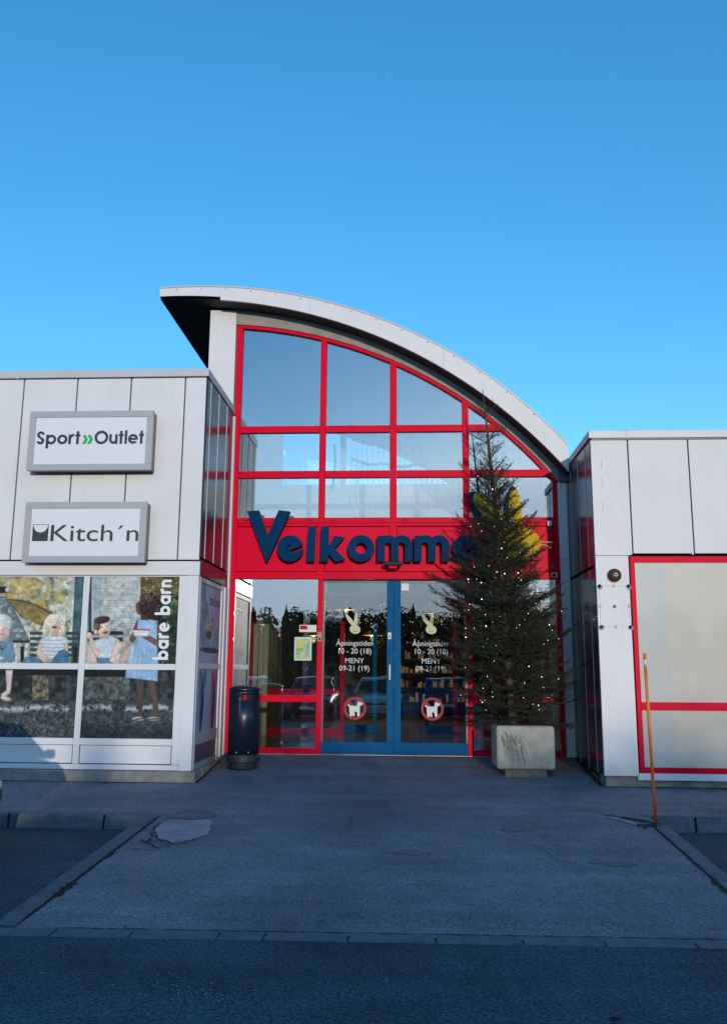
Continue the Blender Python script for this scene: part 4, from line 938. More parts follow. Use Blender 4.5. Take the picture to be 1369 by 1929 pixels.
# ---- yellow rabbit emblem behind the spruce
re_ = thing('rabbit_emblem', 'yellow rabbit head emblem with navy outline half hidden behind the spruce', 'emblem', (1.65, F_Y, 3.3))
hd = lambda X, Z: d_ell(X, Z, 1.70, 3.29, 0.37, 0.28, R(-8))
ea = lambda X, Z: d_ell(X, Z, 1.27, 3.82, 0.125, 0.36, R(42)); eb = lambda X, Z: d_ell(X, Z, 1.68, 3.80, 0.105, 0.36, R(2))
al = lambda X, Z: U(hd(X, Z), ea(X, Z), eb(X, Z))
K(sdf_mesh(al, 0.8, 2.2, 2.9, 4.35, 0.014, 13.60, 13.63), 'head', YELLOW, re_)
K(sdf_mesh(lambda X, Z: al(X+0.02, Z+0.015)-0.022, 0.8, 2.2, 2.85, 4.35, 0.014, 13.635, 13.69), 'outline', NAVY, re_)
fc = MB()
for ex in (1.64, 1.76): fc.lathe([(0.022, 0.0), (0.0, 0.002)], (ex, 13.597, 3.36), 12, 'y')
fc.tube([(1.71+0.16*math.cos(a), 13.597, 3.27+0.11*math.sin(a)) for a in np.linspace(R(205), R(335), 10)], 0.011, 6)
K(fc, 'face', NAVY, re_)
wk = MB()
for a, l in ((12, .26), (-8, .22)): wk.tube([(2.0, 13.60, 3.26+0.05*(a > 0)), (2.0+l*0.6, 13.60, 3.27+l*0.6*math.sin(R(a))), (2.0+l, 13.60, 3.24+l*math.sin(R(a)))], [0.012, 0.010, 0.004], 6)
KS(wk, 'whisker', mat('cream_trim', (0.6, 0.45, 0.15), 0.5), re_)
sp = MB()
for xx, zz in ((1.5, 3.2), (1.9, 3.35), (1.28, 3.8), (1.68, 3.7)): sp.tube([(xx, 13.69, zz), (xx, 13.83, zz)], 0.009, 6)
KS(sp, 'standoff', DARKF, re_)

# ---- inside of the hall
FLOOR = mat('beige_floor', (0.24, 0.22, 0.16), 0.15, noise=0.1, nscale=2); INW = mat('interior_white', (0.62, 0.63, 0.65), 0.6, noise=0.03); CEIL = mat('ceiling_grey', (0.08, 0.13, 0.18), 0.7, noise=0.05); IND = mat('interior_dark', (0.05, 0.05, 0.055), 0.7, noise=0.2)
YB = 18.4; XL, XR_ = -3.38, 2.50
K(MB().box(XL, XR_, 13.905, 27, -0.05, 0.0), 'floor', FLOOR)
iw = MB(); iw.box(XL-0.06, XL, 13.95, YB, 0.0, 7.0).box(XR_, XR_+0.03, 13.95, YB, 0.0, 4.2)
s_ = lambda x: arc(x, AR+0.02)
iw.box(XL, XR_, YB, YB+0.15, 2.84, 5.30)
K(iw, 'inner_wall', INW)
ce = MB(); q = np.linspace(XL, 2.45, 50); ce.strip([(x, 13.96, s_(x)) for x in q], [(x, YB+0.2, s_(x)) for x in q]); K(ce, 'ceiling', CEIL)
rw = MB(); ring_piece(rw, RI-0.02, AR+0.03, XL, 1.5, YB, YB+0.1, 40)
for a in (-3.38, -2.96): pass
rw.prism([(XL, 5.301), (-2.83, 5.301), (-2.83, arc(-2.83)), (XL, arc(XL))], YB, YB+0.1)
for a, b in ((-1.53, -1.41), (0.89, 1.02)): rw.prism([(a, 5.301), (b, 5.301), (b, arc(b, RI)), (a, arc(a, RI))], YB+0.002, YB+0.098)
K(rw, 'rear_window_frame', INW)
for a, b in ((-2.83, -1.53), (-1.41, 0.89), (1.02, 2.3)): pane(a, b, 5.301, 9, GLASS, 'rear_glass_pane', eh, YB+0.05)
ir = MB()
for a, b in ((-3.38, -3.28), (-1.482, -1.398), (0.890, 0.976), (2.40, 2.50)): ir.box(a, b, YB, YB+0.1, 0, 2.73)
ir.box(XL, XR_, YB, YB+0.1, 2.731, 2.838)
for a, b in ((-3.279, -1.483), (0.977, 2.399)): ir.box(a, b, YB+0.003, YB+0.097, 0, 0.088).box(a, b, YB+0.003, YB+0.097, 0.788, 0.896)
K(ir, 'inner_window_frame', RED)
for a, b in ((-3.279, -1.483), (0.977, 2.399)): pane(a, b, 0.09, 2.73, DGLASS, 'inner_glass_pane', eh, YB+0.04)
dd = MB(); dd.box(-1.397, -0.70, YB+0.02, YB+0.07, 0.01, 0.17).box(0.30, 0.889, YB+0.02, YB+0.07, 0.01, 0.17).box(-0.79, -0.70, YB+0.021, YB+0.07, 0.171, 2.7).box(0.30, 0.39, YB+0.021, YB+0.07, 0.171, 2.7)
KS(dd, 'inner_door', BLUE)
sh = MB(); sh.box(XL-0.1, XR_+0.1, 27, 27.1, 0, 3.2).box(XL-0.1, XL, YB+0.2, 27, 0, 3.2).box(XR_, XR_+0.1, YB+0.2, 27, 0, 3.2).box(XL-0.1, XR_+0.1, YB+0.155, 27, 3.2, 3.3)
K(sh, 'shop_wall', IND)
t = thing('entrance_mat', 'dark ribbed doormat inside the sliding doors', 'doormat', (-0.25, 14.8, 0)); K(MB().box(-1.25, 0.78, 14.1, 15.5, 0.001, 0.018), 'mat', mat('mat_grey', (0.03, 0.032, 0.033), 0.95, noise=0.2, nscale=40), t, bevel=0.005)
t = thing('folding_screen', 'cream folded screen inside behind the left window', 'screen', (-3.0, 17.7, 0)); CRM = mat('cream_panel', (0.62, 0.58, 0.36), 0.6, noise=0.05)
for k in range(3): K(MB().box(-3.18+0.105*k, -3.09+0.105*k, 17.55+0.03*(k % 2), 17.62+0.03*(k % 2), 0.002, 2.2), 'panel', CRM, t, bevel=0.006)
LAMPM = mat('lamp_glow', (0.8, 0.6, 0.3), 0.5, emit=(1.0, 0.55, 0.18), estr=14.0); SHADE = mat('brass_shade', (0.30, 0.17, 0.05), 0.35, metal=0.6)
for i, (x, y, z, lab) in enumerate(((-1.55, 20.5, 2.72, 'lit brass pendant lamp behind the left door leaf, highest on the left'), (0.62, 20.8, 2.66, 'lit brass pendant lamp behind the right door leaf'), (-1.0, 22.5, 2.20, 'lit brass pendant lamp hanging low behind the left rabbit decal'), (-2.4, 21.5, 2.15, 'lit brass pendant lamp behind the white sticker of the left window'))):
    t = thing('pendant_lamp', lab, 'lamp', (x, y, z), 'pendant lamps inside the shop')
    K(MB().lathe([(0.03, 0.13), (0.05, 0.11), (0.25, -0.01), (0.24, -0.02)], (x, y, z), 24), 'lamp_shade', SHADE, t, smooth=True)
    K(MB().lathe([(0.0, 0.03), (0.05, 0.0), (0.0, -0.05)], (x, y, z), 12), 'bulb', LAMPM, t, smooth=True)
    K(MB().tube([(x, y, z+0.13), (x, y, 3.2)], 0.006, 5), 'cord', BLACK, t)
    ld = bpy.data.lights.new('lamp_light', 'POINT'); ld.energy = 30; ld.color = (1.0, 0.62, 0.30); ld.shadow_soft_size = 0.08
    lo = bpy.data.objects.new('lamp_light', ld); col.objects.link(lo); lo.location = (0, 0, -0.10); lo.parent = t
NEEDLE = mat('spruce_needles', (0.024, 0.034, 0.014), 0.65, noise=0.35, nscale=9); BARK = mat('spruce_bark', (0.10, 0.065, 0.045), 0.9, noise=0.3, nscale=30)
BULB = mat('light_bulb', (0.9, 0.9, 0.9), 0.4, emit=(1.0, 0.96, 0.86), estr=2.5)
def garland(cx, cy, cz, ra, rb_, th, label):
    t = thing('hanging_garland', label, 'garland', (cx, cy, cz), 'ring garlands in the hall'); mb = MB(); lt = MB()
    for k in range(900):
        a = random.uniform(0, 2*math.pi); c = Vector((cx+ra*math.cos(a), cy+rb_*math.sin(a), cz)); d = Vector((random.gauss(0, 1), random.gauss(0, 1), random.gauss(0, 1))).normalized()
        e = d.orthogonal().normalized()*0.05; p = c+d*th*random.uniform(0.2, 1); mb.add([p-e, p+e, p+d*0.12], [(0, 1, 2)])
        if k % 18 == 0: lt.lathe([(0.0, 0.010), (0.010, 0.0), (0.0, -0.010)], tuple(p+d*0.05), 5)
    K(mb, 'greenery', NEEDLE, t); KS(lt, 'bulb', BULB, t)
    K(MB().tube([(cx+ra, cy, cz), (cx, cy, cz+0.6)], 0.006, 4).tube([(cx-ra, cy, cz), (cx, cy, cz+0.6)], 0.006, 4), 'cord', BLACK, t)
garland(0.05, 20.6, 2.62, 1.05, 0.9, 0.26, 'large ring garland of greenery with lights inside behind the doors')
garland(-0.05, 20.6, 1.98, 0.52, 0.45, 0.17, 'smaller ring garland hanging below the large one behind the doors')
t = thing('shop_shelf', 'dim shop shelf with small goods far inside behind the right door leaf', 'shelf', (0.6, 25, 0)); mb = MB()
for z in (0.4, 0.8, 1.2, 1.6): mb.box(-0.6, 1.8, 25, 25.4, z, z+0.03)
for x in (-0.6, 0.6, 1.77): mb.box(x, x+0.03, 25, 25.4, 0, 1.9)
K(mb, 'rack', IND, t); g1 = MB()
for k in range(70):
    x = random.uniform(-0.55, 1.7); z = random.choice((0.43, 0.83, 1.23, 1.63)); h_ = random.uniform(0.08, 0.25); g1.box(x, x+random.uniform(.04, .1), 25.02+0.0007*k, 25.2, z, z+h_)
KS(g1, 'goods', mat('glowing_shop_goods', (0.3, 0.2, 0.1), 0.6, noise=0.6, nscale=9, emit=(1.0, 0.6, 0.25), estr=0.10), t)  # goods glow faintly themselves, standing in for warm shop light on them
# curtain of lights in front of the rear windows
t = thing('light_curtain', 'curtain of unlit string lights hanging before the rear windows', 'string lights', (0, YB-0.4, 5)); mb = MB(); ga = MB()
for zc, x0, x1 in ((6.20, -1.25, 0.75), (5.75, -1.25, 1.35)):
    ga.tube([(x, YB-0.4, min(zc-0.14*(1-((x-0.1)/1.4)**2)+0.03*math.sin(9*x), s_(x)-0.1)) for x in np.linspace(x0, x1, 30)], 0.032, 6)
    for x in np.arange(x0, x1, 0.115):
        top = min(zc-0.1, s_(x)-0.12); L_ = 0.75 if zc > 6 else 0.95
        pts = [(x+0.012*math.sin(k*1.9+x*5), YB-0.4, top-L_*k/8) for k in range(9)]; mb.tube(pts, 0.006, 4)
        for p in pts[1:]: mb.box(p[0]-0.02, p[0]+0.012, p[1]-0.004, p[1]+0.004, p[2]-0.012, p[2]+0.006)
ga.tube([(-1.62, YB-0.4, 6.1), (-1.60, YB-0.4, 5.7), (-1.64, YB-0.4, 5.2)], 0.03, 6)
K(ga, 'garland', mat('garland_grey', (0.16, 0.19, 0.21), 0.8), t); K(mb, 'strand', mat('strand_grey', (0.20, 0.24, 0.27), 0.6), t)

# ------------------------------------------------------------------ litter bin
bn = thing('litter_bin', 'dark navy cylindrical litter bin with a side slot left of the entrance', 'bin', (-2.415, 12.75, -0.10))
BINM = mat('navy_bin', (0.008, 0.014, 0.032), 0.32, noise=0.1, nscale=6); BINB = mat('bin_base', (0.03, 0.037, 0.045), 0.5, noise=0.15, nscale=10)
bx_, by_, bz_ = -2.415, 12.75, ground_z(12.75)
K(MB().lathe([(0.0, 0.0), (0.205, 0.0), (0.21, 0.012), (0.215, 0.06), (0.205, 0.085), (0.238, 0.09), (0.245, 0.10), (0.245, 0.165), (0.236, 0.19), (0.228, 0.20)], (bx_, by_, bz_), 48), 'base', BINB, bn, smooth=False)
# body with a slot facing the camera's right
n = 72; bodyb = MB(); rows = [0.20, 0.70, 0.955, 1.045, 1.09]; vs = []
slot = lambda k: -math.radians(95) < (2*math.pi*(k+0.5)/n - 2*math.pi) < -math.radians(18)
for h_ in rows: vs += [(bx_+0.226*math.cos(2*math.pi*k/n), by_+0.226*math.sin(2*math.pi*k/n), bz_+h_) for k in range(n)]
fs = [(r_*n+k, r_*n+(k+1) % n, (r_+1)*n+(k+1) % n, (r_+1)*n+k) for r_ in range(4) for k in range(n) if not (r_ == 2 and slot(k))]
bodyb.add(vs, fs); ob = K(bodyb, 'body', BINM, bn, smooth=True); sm_ = ob.modifiers.new('solid', 'SOLIDIFY'); sm_.thickness = 0.006; sm_.offset = -1
K(MB().lathe([(0.205, 0.21), (0.205, 1.04), (0.0, 1.04)], (bx_, by_, bz_), 32), 'liner', mat('bin_liner', (0.006, 0.005, 0.006), 0.7), bn)
K(MB().box(bx_+0.025, bx_+0.06, by_-0.224, by_-0.206, bz_+0.965, bz_+1.035), 'slot_plate', RED, bn)
K(MB().lathe([(0.226, 1.089), (0.234, 1.092), (0.235, 1.115), (0.222, 1.140), (0.16, 1.158), (0.08, 1.166), (0.0, 1.168)], (bx_, by_, bz_), 48), 'lid', BINM, bn, smooth=True)
sc2 = MB()
for a in (-60, -105): sc2.lathe([(0.0, 0.008), (0.008, 0.006), (0.009, 0.0)], (bx_+0.226*math.cos(R(a)), by_+0.226*math.sin(R(a)), bz_+0.235), 8, 'y')
KS(sc2, 'bolt', TRIM, bn)

# ------------------------------------------------------------------ planter and spruce
pn = thing('planter', 'square pale concrete planter with dark drip stains holding the spruce', 'planter', (1.6, 12.75, -0.14))
px0, px1, py0, py1 = 1.183, 1.988, 12.35, 13.15
pb = MB(); pb.box(px0, px1, py0, py1, -0.045, 0.545)
ob = K(pb, 'tub', CONCP, pn, bevel=0.045, seg=4)
K(MB().box(px0+0.06, px1-0.06, py0+0.06, py1-0.06, 0.546, 0.556), 'soil', mat('soil', (0.03, 0.025, 0.02), 1, noise=0.5, nscale=30), pn)
K(MB().box(px0+0.12, px1-0.12, py0+0.045, py1-0.1, ground_z(12.4)-0.05, -0.048), 'support_plank', mat('old_wood', (0.20, 0.17, 0.12), 0.9, noise=0.3, nscale=12, bump=0.5), pn, bevel=0.006)
stn = MB()
for k in range(22):
    x = px0+0.05+0.30*random.random()**1.3; z1 = 0.50-random.uniform(0, 0.12); ln_ = random.uniform(0.12, 0.50); sl_ = random.uniform(0.05, 0.15); wd = random.uniform(0.005, 0.020)
    a, b = [(x-wd*0.2, py0-0.0012-k*0.0002, z1)], [(x+wd*0.2, py0-0.0012-k*0.0002, z1)]
    for j in range(1, 17):
        t_ = j/16; q_ = x+sl_*t_*(0.8+0.3*t_)+random.uniform(-.004, .004); ww = wd*random.uniform(.35, 1.25)*min(1, 4*t_)*(1.0-0.85*t_**2.5); zz = max(z1-ln_*t_, 0.0)
        a.append((q_-ww, py0-0.0012-k*0.0002, zz)); b.append((q_+ww*random.uniform(.6, 1.2), py0-0.0012-k*0.0002, zz))
    stn.strip(a, b)
KS(stn, 'drip_stain', mat('damp_stain', (0.21, 0.205, 0.185), 0.8, noise=0.3, nscale=25), pn)

def spruce():
    tr = thing('spruce_tree', 'tall dark christmas spruce with a bare leader in the concrete planter', 'tree', (1.45, 12.75, 0.55))
    base = np.array([1.46, 12.75, 0.50]); tip = np.array([1.115, 12.68, 5.52])
    axis = lambda t: base+(tip-base)*t+np.array([0.03*math.sin(3.1*t), 0.02*math.sin(5*t), 0])
    TR_ = MB(); TR_.tube([axis(t) for t in np.linspace(0, 1, 24)], [0.055*(1-t)**0.8+0.005 for t in np.linspace(0, 1, 24)], 8)
    twigs = []                                     # (start, end, needle density)
    bt = MB()
    def crown_r(z):
        return float(np.interp(z, [0.5, 0.8, 1.3, 1.9, 2.5, 3.0, 3.5, 3.9, 4.25, 4.5, 4.9, 5.3], [0.62, 0.84, 0.94, 0.90, 0.80, 0.68, 0.56, 0.46, 0.34, 0.30, 0.36, 0.16]))
    def branch(z0, az, L_, el, droop, dens):
        t = (z0-base[2])/(tip[2]-base[2]); p = axis(t); h = np.array([math.cos(az), math.sin(az), 0]); side = np.array([-h[1], h[0], 0])
        n = max(5, int(L_/0.05)); P = [p.copy()]; e = el
        for k in range(n):
            e_k = el-droop*math.sin(math.pi*min(1, k/n*1.1))+0.35*max(0, k/n-0.6); d = h*math.cos(e_k)+np.array([0, 0, 1])*math.sin(e_k)+side*rng.normal(0, 0.05)
            P.append(P[-1]+d*L_/n)
        P = np.array(P)
        bt.tube([tuple(q) for q in P[::2]], [0.010*(1-k/len(P[::2]))*min(1, L_)+0.0022 for k in range(len(P[::2]))], 5, False)
        for a, b in zip(P[:-1], P[1:]):
            twigs.append((a, b, dens))
        step = max(1, int(round(0.075/(L_/n))))
        for k in range(2, n, step):
            for sg in (-1, 1):
                l = (0.10+0.40*L_*(1-k/n))*rng.uniform(0.5, 1.2)
                if l < 0.04 or rng.random() < 0.16: continue
                d = (P[k]-P[k-1]); d /= np.linalg.norm(d); q = d*0.68+side*sg*0.72+np.array([0, 0, rng.normal(-0.02, 0.16)]); q /= np.linalg.norm(q)
                e1 = P[k]+q*l*0.55; e2 = e1+(q+np.array([0, 0, 0.30])+d*0.15)*l*0.45
                twigs.append((P[k], e1, dens)); twigs.append((e1, e2, dens))
                if l > 0.20:
                    for fr in (0.42, 0.74):
                        for s2 in (-1, 1):
                            q2 = q*0.7+d*0.7*s2*sg+np.array([0, 0, rng.normal(0, 0.2)]); q2 /= np.linalg.norm(q2); st_ = P[k]+q*l*fr
                            twigs.append((st_, st_+q2*l*0.33*rng.uniform(.6, 1.1), dens))
    z = 0.62; a0 = 0
    while z < 4.15:
        nb = 7 if z < 2.9 else 9
        for k in range(nb):
            az = a0+2*math.pi*k/nb+rng.normal(0, 0.2); L_ = crown_r(z)*(rng.uniform(0.50, 1.05) if rng.random() < 0.8 else rng.uniform(1.1, 1.35))/math.cos(0.45)
            el = float(np.interp(z, [0.5, 1.5, 3, 4.2], [0.10, 0.42, 0.72, 0.95]))+rng.normal(0, 0.10)
            L_ *= 0.80 if el > 0.6 else 0.95
            if math.sin(az) > 0.3 and L_*math.cos(el) > 0.95: L_ = 0.95/math.cos(el)
            branch(z+rng.normal(0, 0.03), az, L_, el, 0.22, 1.0)
        z += float(np.interp(z, [0.6, 2, 3.5, 4.2], [0.125, 0.135, 0.16, 0.2])); a0 += 0.9
    for az, z0, L_, el in ((3.05, 2.2, 1.18, 0.52), (0.05, 1.35, 1.22, 0.62), (-0.1, 1.0, 1.15, 0.42), (3.3, 2.0, 1.05, 0.3), (-0.6, 2.1, 1.0, 0.5), (0.25, 0.9, 1.05, 0.3), (-2.6, 1.7, 1.0, 0.35), (2.9, 3.05, 0.85, 0.8), (0.1, 2.75, 0.85, 0.75), (3.4, 2.55, 0.95, 0.7), (-2.9, 1.2, 1.1, 0.35), (-0.3, 1.7, 1.1, 0.75), (0.4, 2.3, 0.95, 0.9)):
        branch(z0, az, L_, el, 0.15, 1.0)
    for z0, nb, L_, el in ((4.20, 6, 0.36, 1.0), (4.42, 5, 0.34, 0.9), (4.66, 5, 0.50, 0.62), (4.72, 4, 0.34, 0.8), (5.05, 5, 0.24, 0.75), (5.12, 4, 0.16, 0.9)):
        for k in range(nb): branch(z0+rng.normal(0, 0.02), 2*math.pi*k/nb+0.4+rng.normal(0, 0.25), L_*rng.uniform(.75, 1.15), el+rng.normal(0, .12), 0.05, 0.55)
    for a, b in zip(np.linspace(0.72, 0.98, 40), np.linspace(0.7265, 0.9865, 40)): twigs.append((axis(a), axis(b), 0.25))
    A = np.array([q[0] for q in twigs]); B = np.array([q[1] for q in twigs]); D = np.array([q[2] for q in twigs])
    ln_ = np.linalg.norm(B-A, axis=1); cnt = np.maximum(1, (ln_*D/0.0030).astype(int))
    idx = np.repeat(np.arange(len(A)), cnt); N = len(idx)
    t_ = rng.random(N); pos = A[idx]+(B-A)[idx]*t_[:, None]; d = (B-A)[idx]/ln_[idx][:, None]
    rv_ = rng.normal(size=(N, 3)); rv_ -= d*(rv_*d).sum(1)[:, None]; rv_ /= np.linalg.norm(rv_, axis=1)[:, None]
    nd = d*0.65+rv_*0.85; nd /= np.linalg.norm(nd, axis=1)[:, None]
    wv = np.cross(nd, rng.normal(size=(N, 3))); wv /= np.linalg.norm(wv, axis=1)[:, None]
    L_ = rng.uniform(0.016, 0.027, N)[:, None]; w_ = 0.0026
    V = np.empty((N, 3, 3)); V[:, 0] = pos-wv*w_; V[:, 1] = pos+wv*w_; V[:, 2] = pos+nd*L_
    V = V.reshape(-1, 3); me = bpy.data.meshes.new('crown'); me.vertices.add(len(V)); me.vertices.foreach_set('co', V.ravel())
    me.loops.add(len(V)); me.loops.foreach_set('vertex_index', np.arange(len(V))); me.polygons.add(N)
    me.polygons.foreach_set('loop_start', np.arange(0, 3*N, 3)); me.polygons.foreach_set('loop_total', np.full(N, 3)); me.update(calc_edges=True)
    me.materials.append(NEEDLE); o = bpy.data.objects.new('crown', me); col.objects.link(o); keep(o, tr)
    for a, b, dn in twigs:
        pass
    K(TR_, 'trunk', BARK, tr, smooth=True); K(bt, 'branch', BARK, tr)
    print('needles', N, 'twigs', len(A))
    return axis, crown_r, base, tip
axis, crown_r, tb, tt = spruce()
# fairy lights wound round the spruce
fl = thing('fairy_lights', 'white fairy lights wound around the dark spruce', 'string lights', (1.45, 12.75, 0.6))
pts = []; zz = 0.75
while zz < 4.45:
    t = (zz-tb[2])/(tt[2]-tb[2]); p = axis(t); a = zz*13.0; r_ = crown_r(zz)*random.uniform(0.62, 0.92)
    pts.append((p[0]+r_*math.cos(a), p[1]+r_*math.sin(a)*0.9, zz)); zz += 0.0115
K(MB().tube(pts, 0.0035, 4), 'cable', BLACK, fl)
bm0 = None; k_ = 0
front = []
while len(front) < 100:
    zz = random.uniform(0.72, 4.2); t = (zz-tb[2])/(tt[2]-tb[2]); p = axis(t); a = random.uniform(R(190), R(350)); r_ = crown_r(zz)*random.uniform(0.35, 0.95)
    if random.random() < crown_r(zz)/1.0: front.append((p[0]+r_*math.cos(a), p[1]+r_*math.sin(a)*0.9, zz))
for p in front[:100]:
    r_ = random.choice((0.0036, 0.0042, 0.005, 0.008)); q = (p[0]+random.uniform(-.05, .05), p[1]-random.uniform(0.0, 0.06), p[2]+random.uniform(-.04, .04))
    K(MB().lathe([(0.0, r_), (r_*0.87, r_*0.5), (r_*0.87, -r_*0.5), (0.0, -r_)], q, 6), 'bulb', BULB, fl)
# bundle of dark net cords at the top of the tied part
mb = MB()
for k in range(9):
    a = 2*math.pi*k/9; top = axis(0.755)
    mb.tube([(top[0]+0.02*math.cos(a), top[1]+0.02*math.sin(a), top[2]), (top[0]+0.10*math.cos(a), top[1]+0.10*math.sin(a), 3.95), (top[0]+0.03+0.2*math.cos(a), top[1]+0.2*math.sin(a), 3.5)], 0.006, 4)
K(mb, 'hanging_cable', BLACK, fl)

# ------------------------------------------------------------------ snow pole
sp_ = thing('snow_pole', 'thin orange snow marker pole leaning at the kerb end', 'snow pole', (2.677, 10.04, ROAD_Z))
ORG = mat('orange_plastic', (0.85, 0.22, 0.02), 0.5, noise=0.2, nscale=6); ORD = mat('orange_red_plastic', (0.80, 0.08, 0.015), 0.5)
pA, pB = Vector((2.677, 10.04, ROAD_Z-0.02)), Vector((2.649, 10.04, 1.497))
lerp = lambda t_: tuple(pA.lerp(pB, t_))
K(MB().tube([lerp(0.34), lerp(0.93)], 0.0175, 12), 'shaft', ORG, sp_, smooth=True); K(MB().tube([lerp(0), lerp(0.34)], 0.0178, 12), 'lower_shaft', ORD, sp_, smooth=True)
K(MB().tube([lerp(0.93), lerp(0.965)], 0.018, 12), 'reflector_band', TRIM, sp_, smooth=True); K(MB().tube([lerp(0.965), lerp(1.0)], 0.0175, 12), 'tip', ORG, sp_, smooth=True)

# ------------------------------------------------------------------ cars
TYRE = mat('tyre_rubber', (0.015, 0.015, 0.016), 0.8); RIM = mat('alloy_rim', (0.45, 0.46, 0.48), 0.3, metal=0.8); CGL = mat('car_glass', (0.01, 0.012, 0.014), 0.05, spec=0.8); HEAD = mat('headlight_glass', (0.16, 0.17, 0.18), 0.1); TAIL = mat('tail_light', (0.35, 0.01, 0.01), 0.15); PLATE = mat('number_plate', (0.7, 0.7, 0.7), 0.5)
def car(paint, label, group):
    root = thing('parked_car', label, 'car', (0, 0, 0), group)
    # stations along y (front at +y): y, floor, belt height, half width
    S = [(2.12, .30, .62, .72), (2.05, .22, .70, .82), (1.80, .20, .80, .87), (1.2, .19, .90, .87), (0.7, .18, .96, .88), (0, .18, .97, .89), (-.9, .18, .98, .89), (-1.6, .20, .99, .87), (-1.95, .24, .96, .82), (-2.08, .32, .88, .72)]
    vs = []; 
    for y, f_, b, hw in S:
        h_ = b-f_; sec = [(-hw*.86, f_), (-hw*.97, f_+h_*.25), (-hw, f_+h_*.55), (-hw*.96, f_+h_*.85), (-hw*.80, b), (0, b+.03), (hw*.80, b), (hw*.96, f_+h_*.85), (hw, f_+h_*.55), (hw*.97, f_+h_*.25), (hw*.86, f_)]
        vs += [(x, y, z) for x, z in sec]
    n = 11; fs = [(i*n+k, i*n+(k+1) % n, (i+1)*n+(k+1) % n, (i+1)*n+k) for i in range(len(S)-1) for k in range(n)]+[tuple(range(n)), tuple(range((len(S)-1)*n, len(S)*n))]
    def P(mb, name, m_, par=root, **k): o = mb.build(name, m_, **k); o.parent = par; return o
    body = P(MB().add(vs, fs), 'body', paint, smooth=True); ss = body.modifiers.new('sub', 'SUBSURF'); ss.levels = ss.render_levels = 2
    G = [(.98, .93, .93, .66), (.30, .93, 1.38, .62), (-.3, .93, 1.46, .62), (-1.1, .93, 1.42, .60), (-1.88, .93, 1.0, .58)]
    vs = []
    for y, b, t_, hw in G: vs += [(-hw*1.24, y, b), (-hw*(1.24 if t_ < b+.1 else 1.05), y, t_-.04), (-hw*.8, y, t_), (hw*.8, y, t_), (hw*(1.24 if t_ < b+.1 else 1.05), y, t_-.04), (hw*1.24, y, b)]
    n = 6; fs = [(i*n+k, i*n+k+1, (i+1)*n+k+1, (i+1)*n+k) for i in range(len(G)-1) for k in range(n-1)]
    P(MB().add(vs, fs), 'window_glass', CGL)
    rf = MB(); q = [(.26, 1.385, .60), (-.3, 1.472, .61), (-1.08, 1.435, .59), (-1.25, 1.36, .58)]
    rf.strip([(-h_, y, z) for y, z, h_ in q], [(h_, y, z) for y, z, h_ in q]); o = P(rf, 'roof', paint, smooth=True); so_ = o.modifiers.new('s', 'SOLIDIFY'); so_.thickness = .03; so_.offset = 1
    pil = MB()
    for s in (-1, 1):
        pil.tube([(s*.80, .96, .95), (s*.64, .28, 1.38)], .03, 6).tube([(s*.655, .28, 1.39), (s*.66, -.3, 1.45), (s*.63, -1.1, 1.415)], .028, 6).tube([(s*.63, -1.08, 1.42), (s*.72, -1.86, .98)], .05, 6).tube([(s*.80, -.35, .95), (s*.66, -.38, 1.43)], .03, 6)
    P(pil, 'pillar', paint)
    for s in (-1, 1):
        for yy in (1.30, -1.32):
            w_ = P(MB().lathe([(.20, -.10), (.29, -.10), (.315, -.07), (.315, .07), (.29, .10), (.20, .10)], (s*.80, yy, .315), 28, 'x'), 'wheel', TYRE, smooth=True)
            P(MB().lathe([(.0, s*.10), (.19, s*.085), (.205, s*.10)], (s*.80, yy, .315), 20, 'x'), 'rim', RIM, w_)
        P(MB().lathe([(0, .11), (.07, .10), (.10, .02), (.10, -.1)], (s*.60, 1.93, .66), 14, 'y').add([], []), 'headlight', HEAD)
        P(MB().box(s*.66-.09, s*.66+.09, -2.06, -1.93, .70, .86), 'tail_light', TAIL, bevel=.02)
        P(MB().box(s*.97-.07, s*.97+.07, .62, .74, .93, 1.05), 'wing_mirror', BLACK, bevel=.03)
    P(MB().box(-.26, .26, 2.125, 2.14, .40, .51), 'number_plate', PLATE); P(MB().box(-.26, .26, -2.10, -2.085, .52, .63), 'number_plate', PLATE)
    P(MB().box(-.5, .5, 2.09, 2.11, .54, .64), 'grille', BLACK); P(MB().box(-.62, .62, 2.02, 2.08, .24, .36), 'bumper_trim', BLACK, bevel=.02)
    return root
def copy_tree(o, parent=None):
    c = o.copy(); col.objects.link(c); c.parent = parent
    for ch in list(o.children): copy_tree(ch, c)
    return c
paints = [mat('car_paint_'+n_, c_, 0.25, coat=0.6, noise=0.02) for n_, c_ in (('black', (.012, .013, .016)), ('silver', (.45, .46, .48)), ('white', (.72, .72, .72)), ('red', (.28, .012, .02)), ('blue', (.02, .06, .16)))]
c0 = car(paints[0], 'black car parked in the left bay, only its front corner in view', 'cars in the car park')
c0.location = (-5.24, 7.02, ROAD_Z); c0.rotation_euler = (0, 0, R(-9))
def recolour(c, m_):
    for ch in c.children:
        if ch.name.split('.')[0] in ('body', 'roof', 'pillar'): ch.data = ch.data.copy(); ch.data.materials[0] = m_
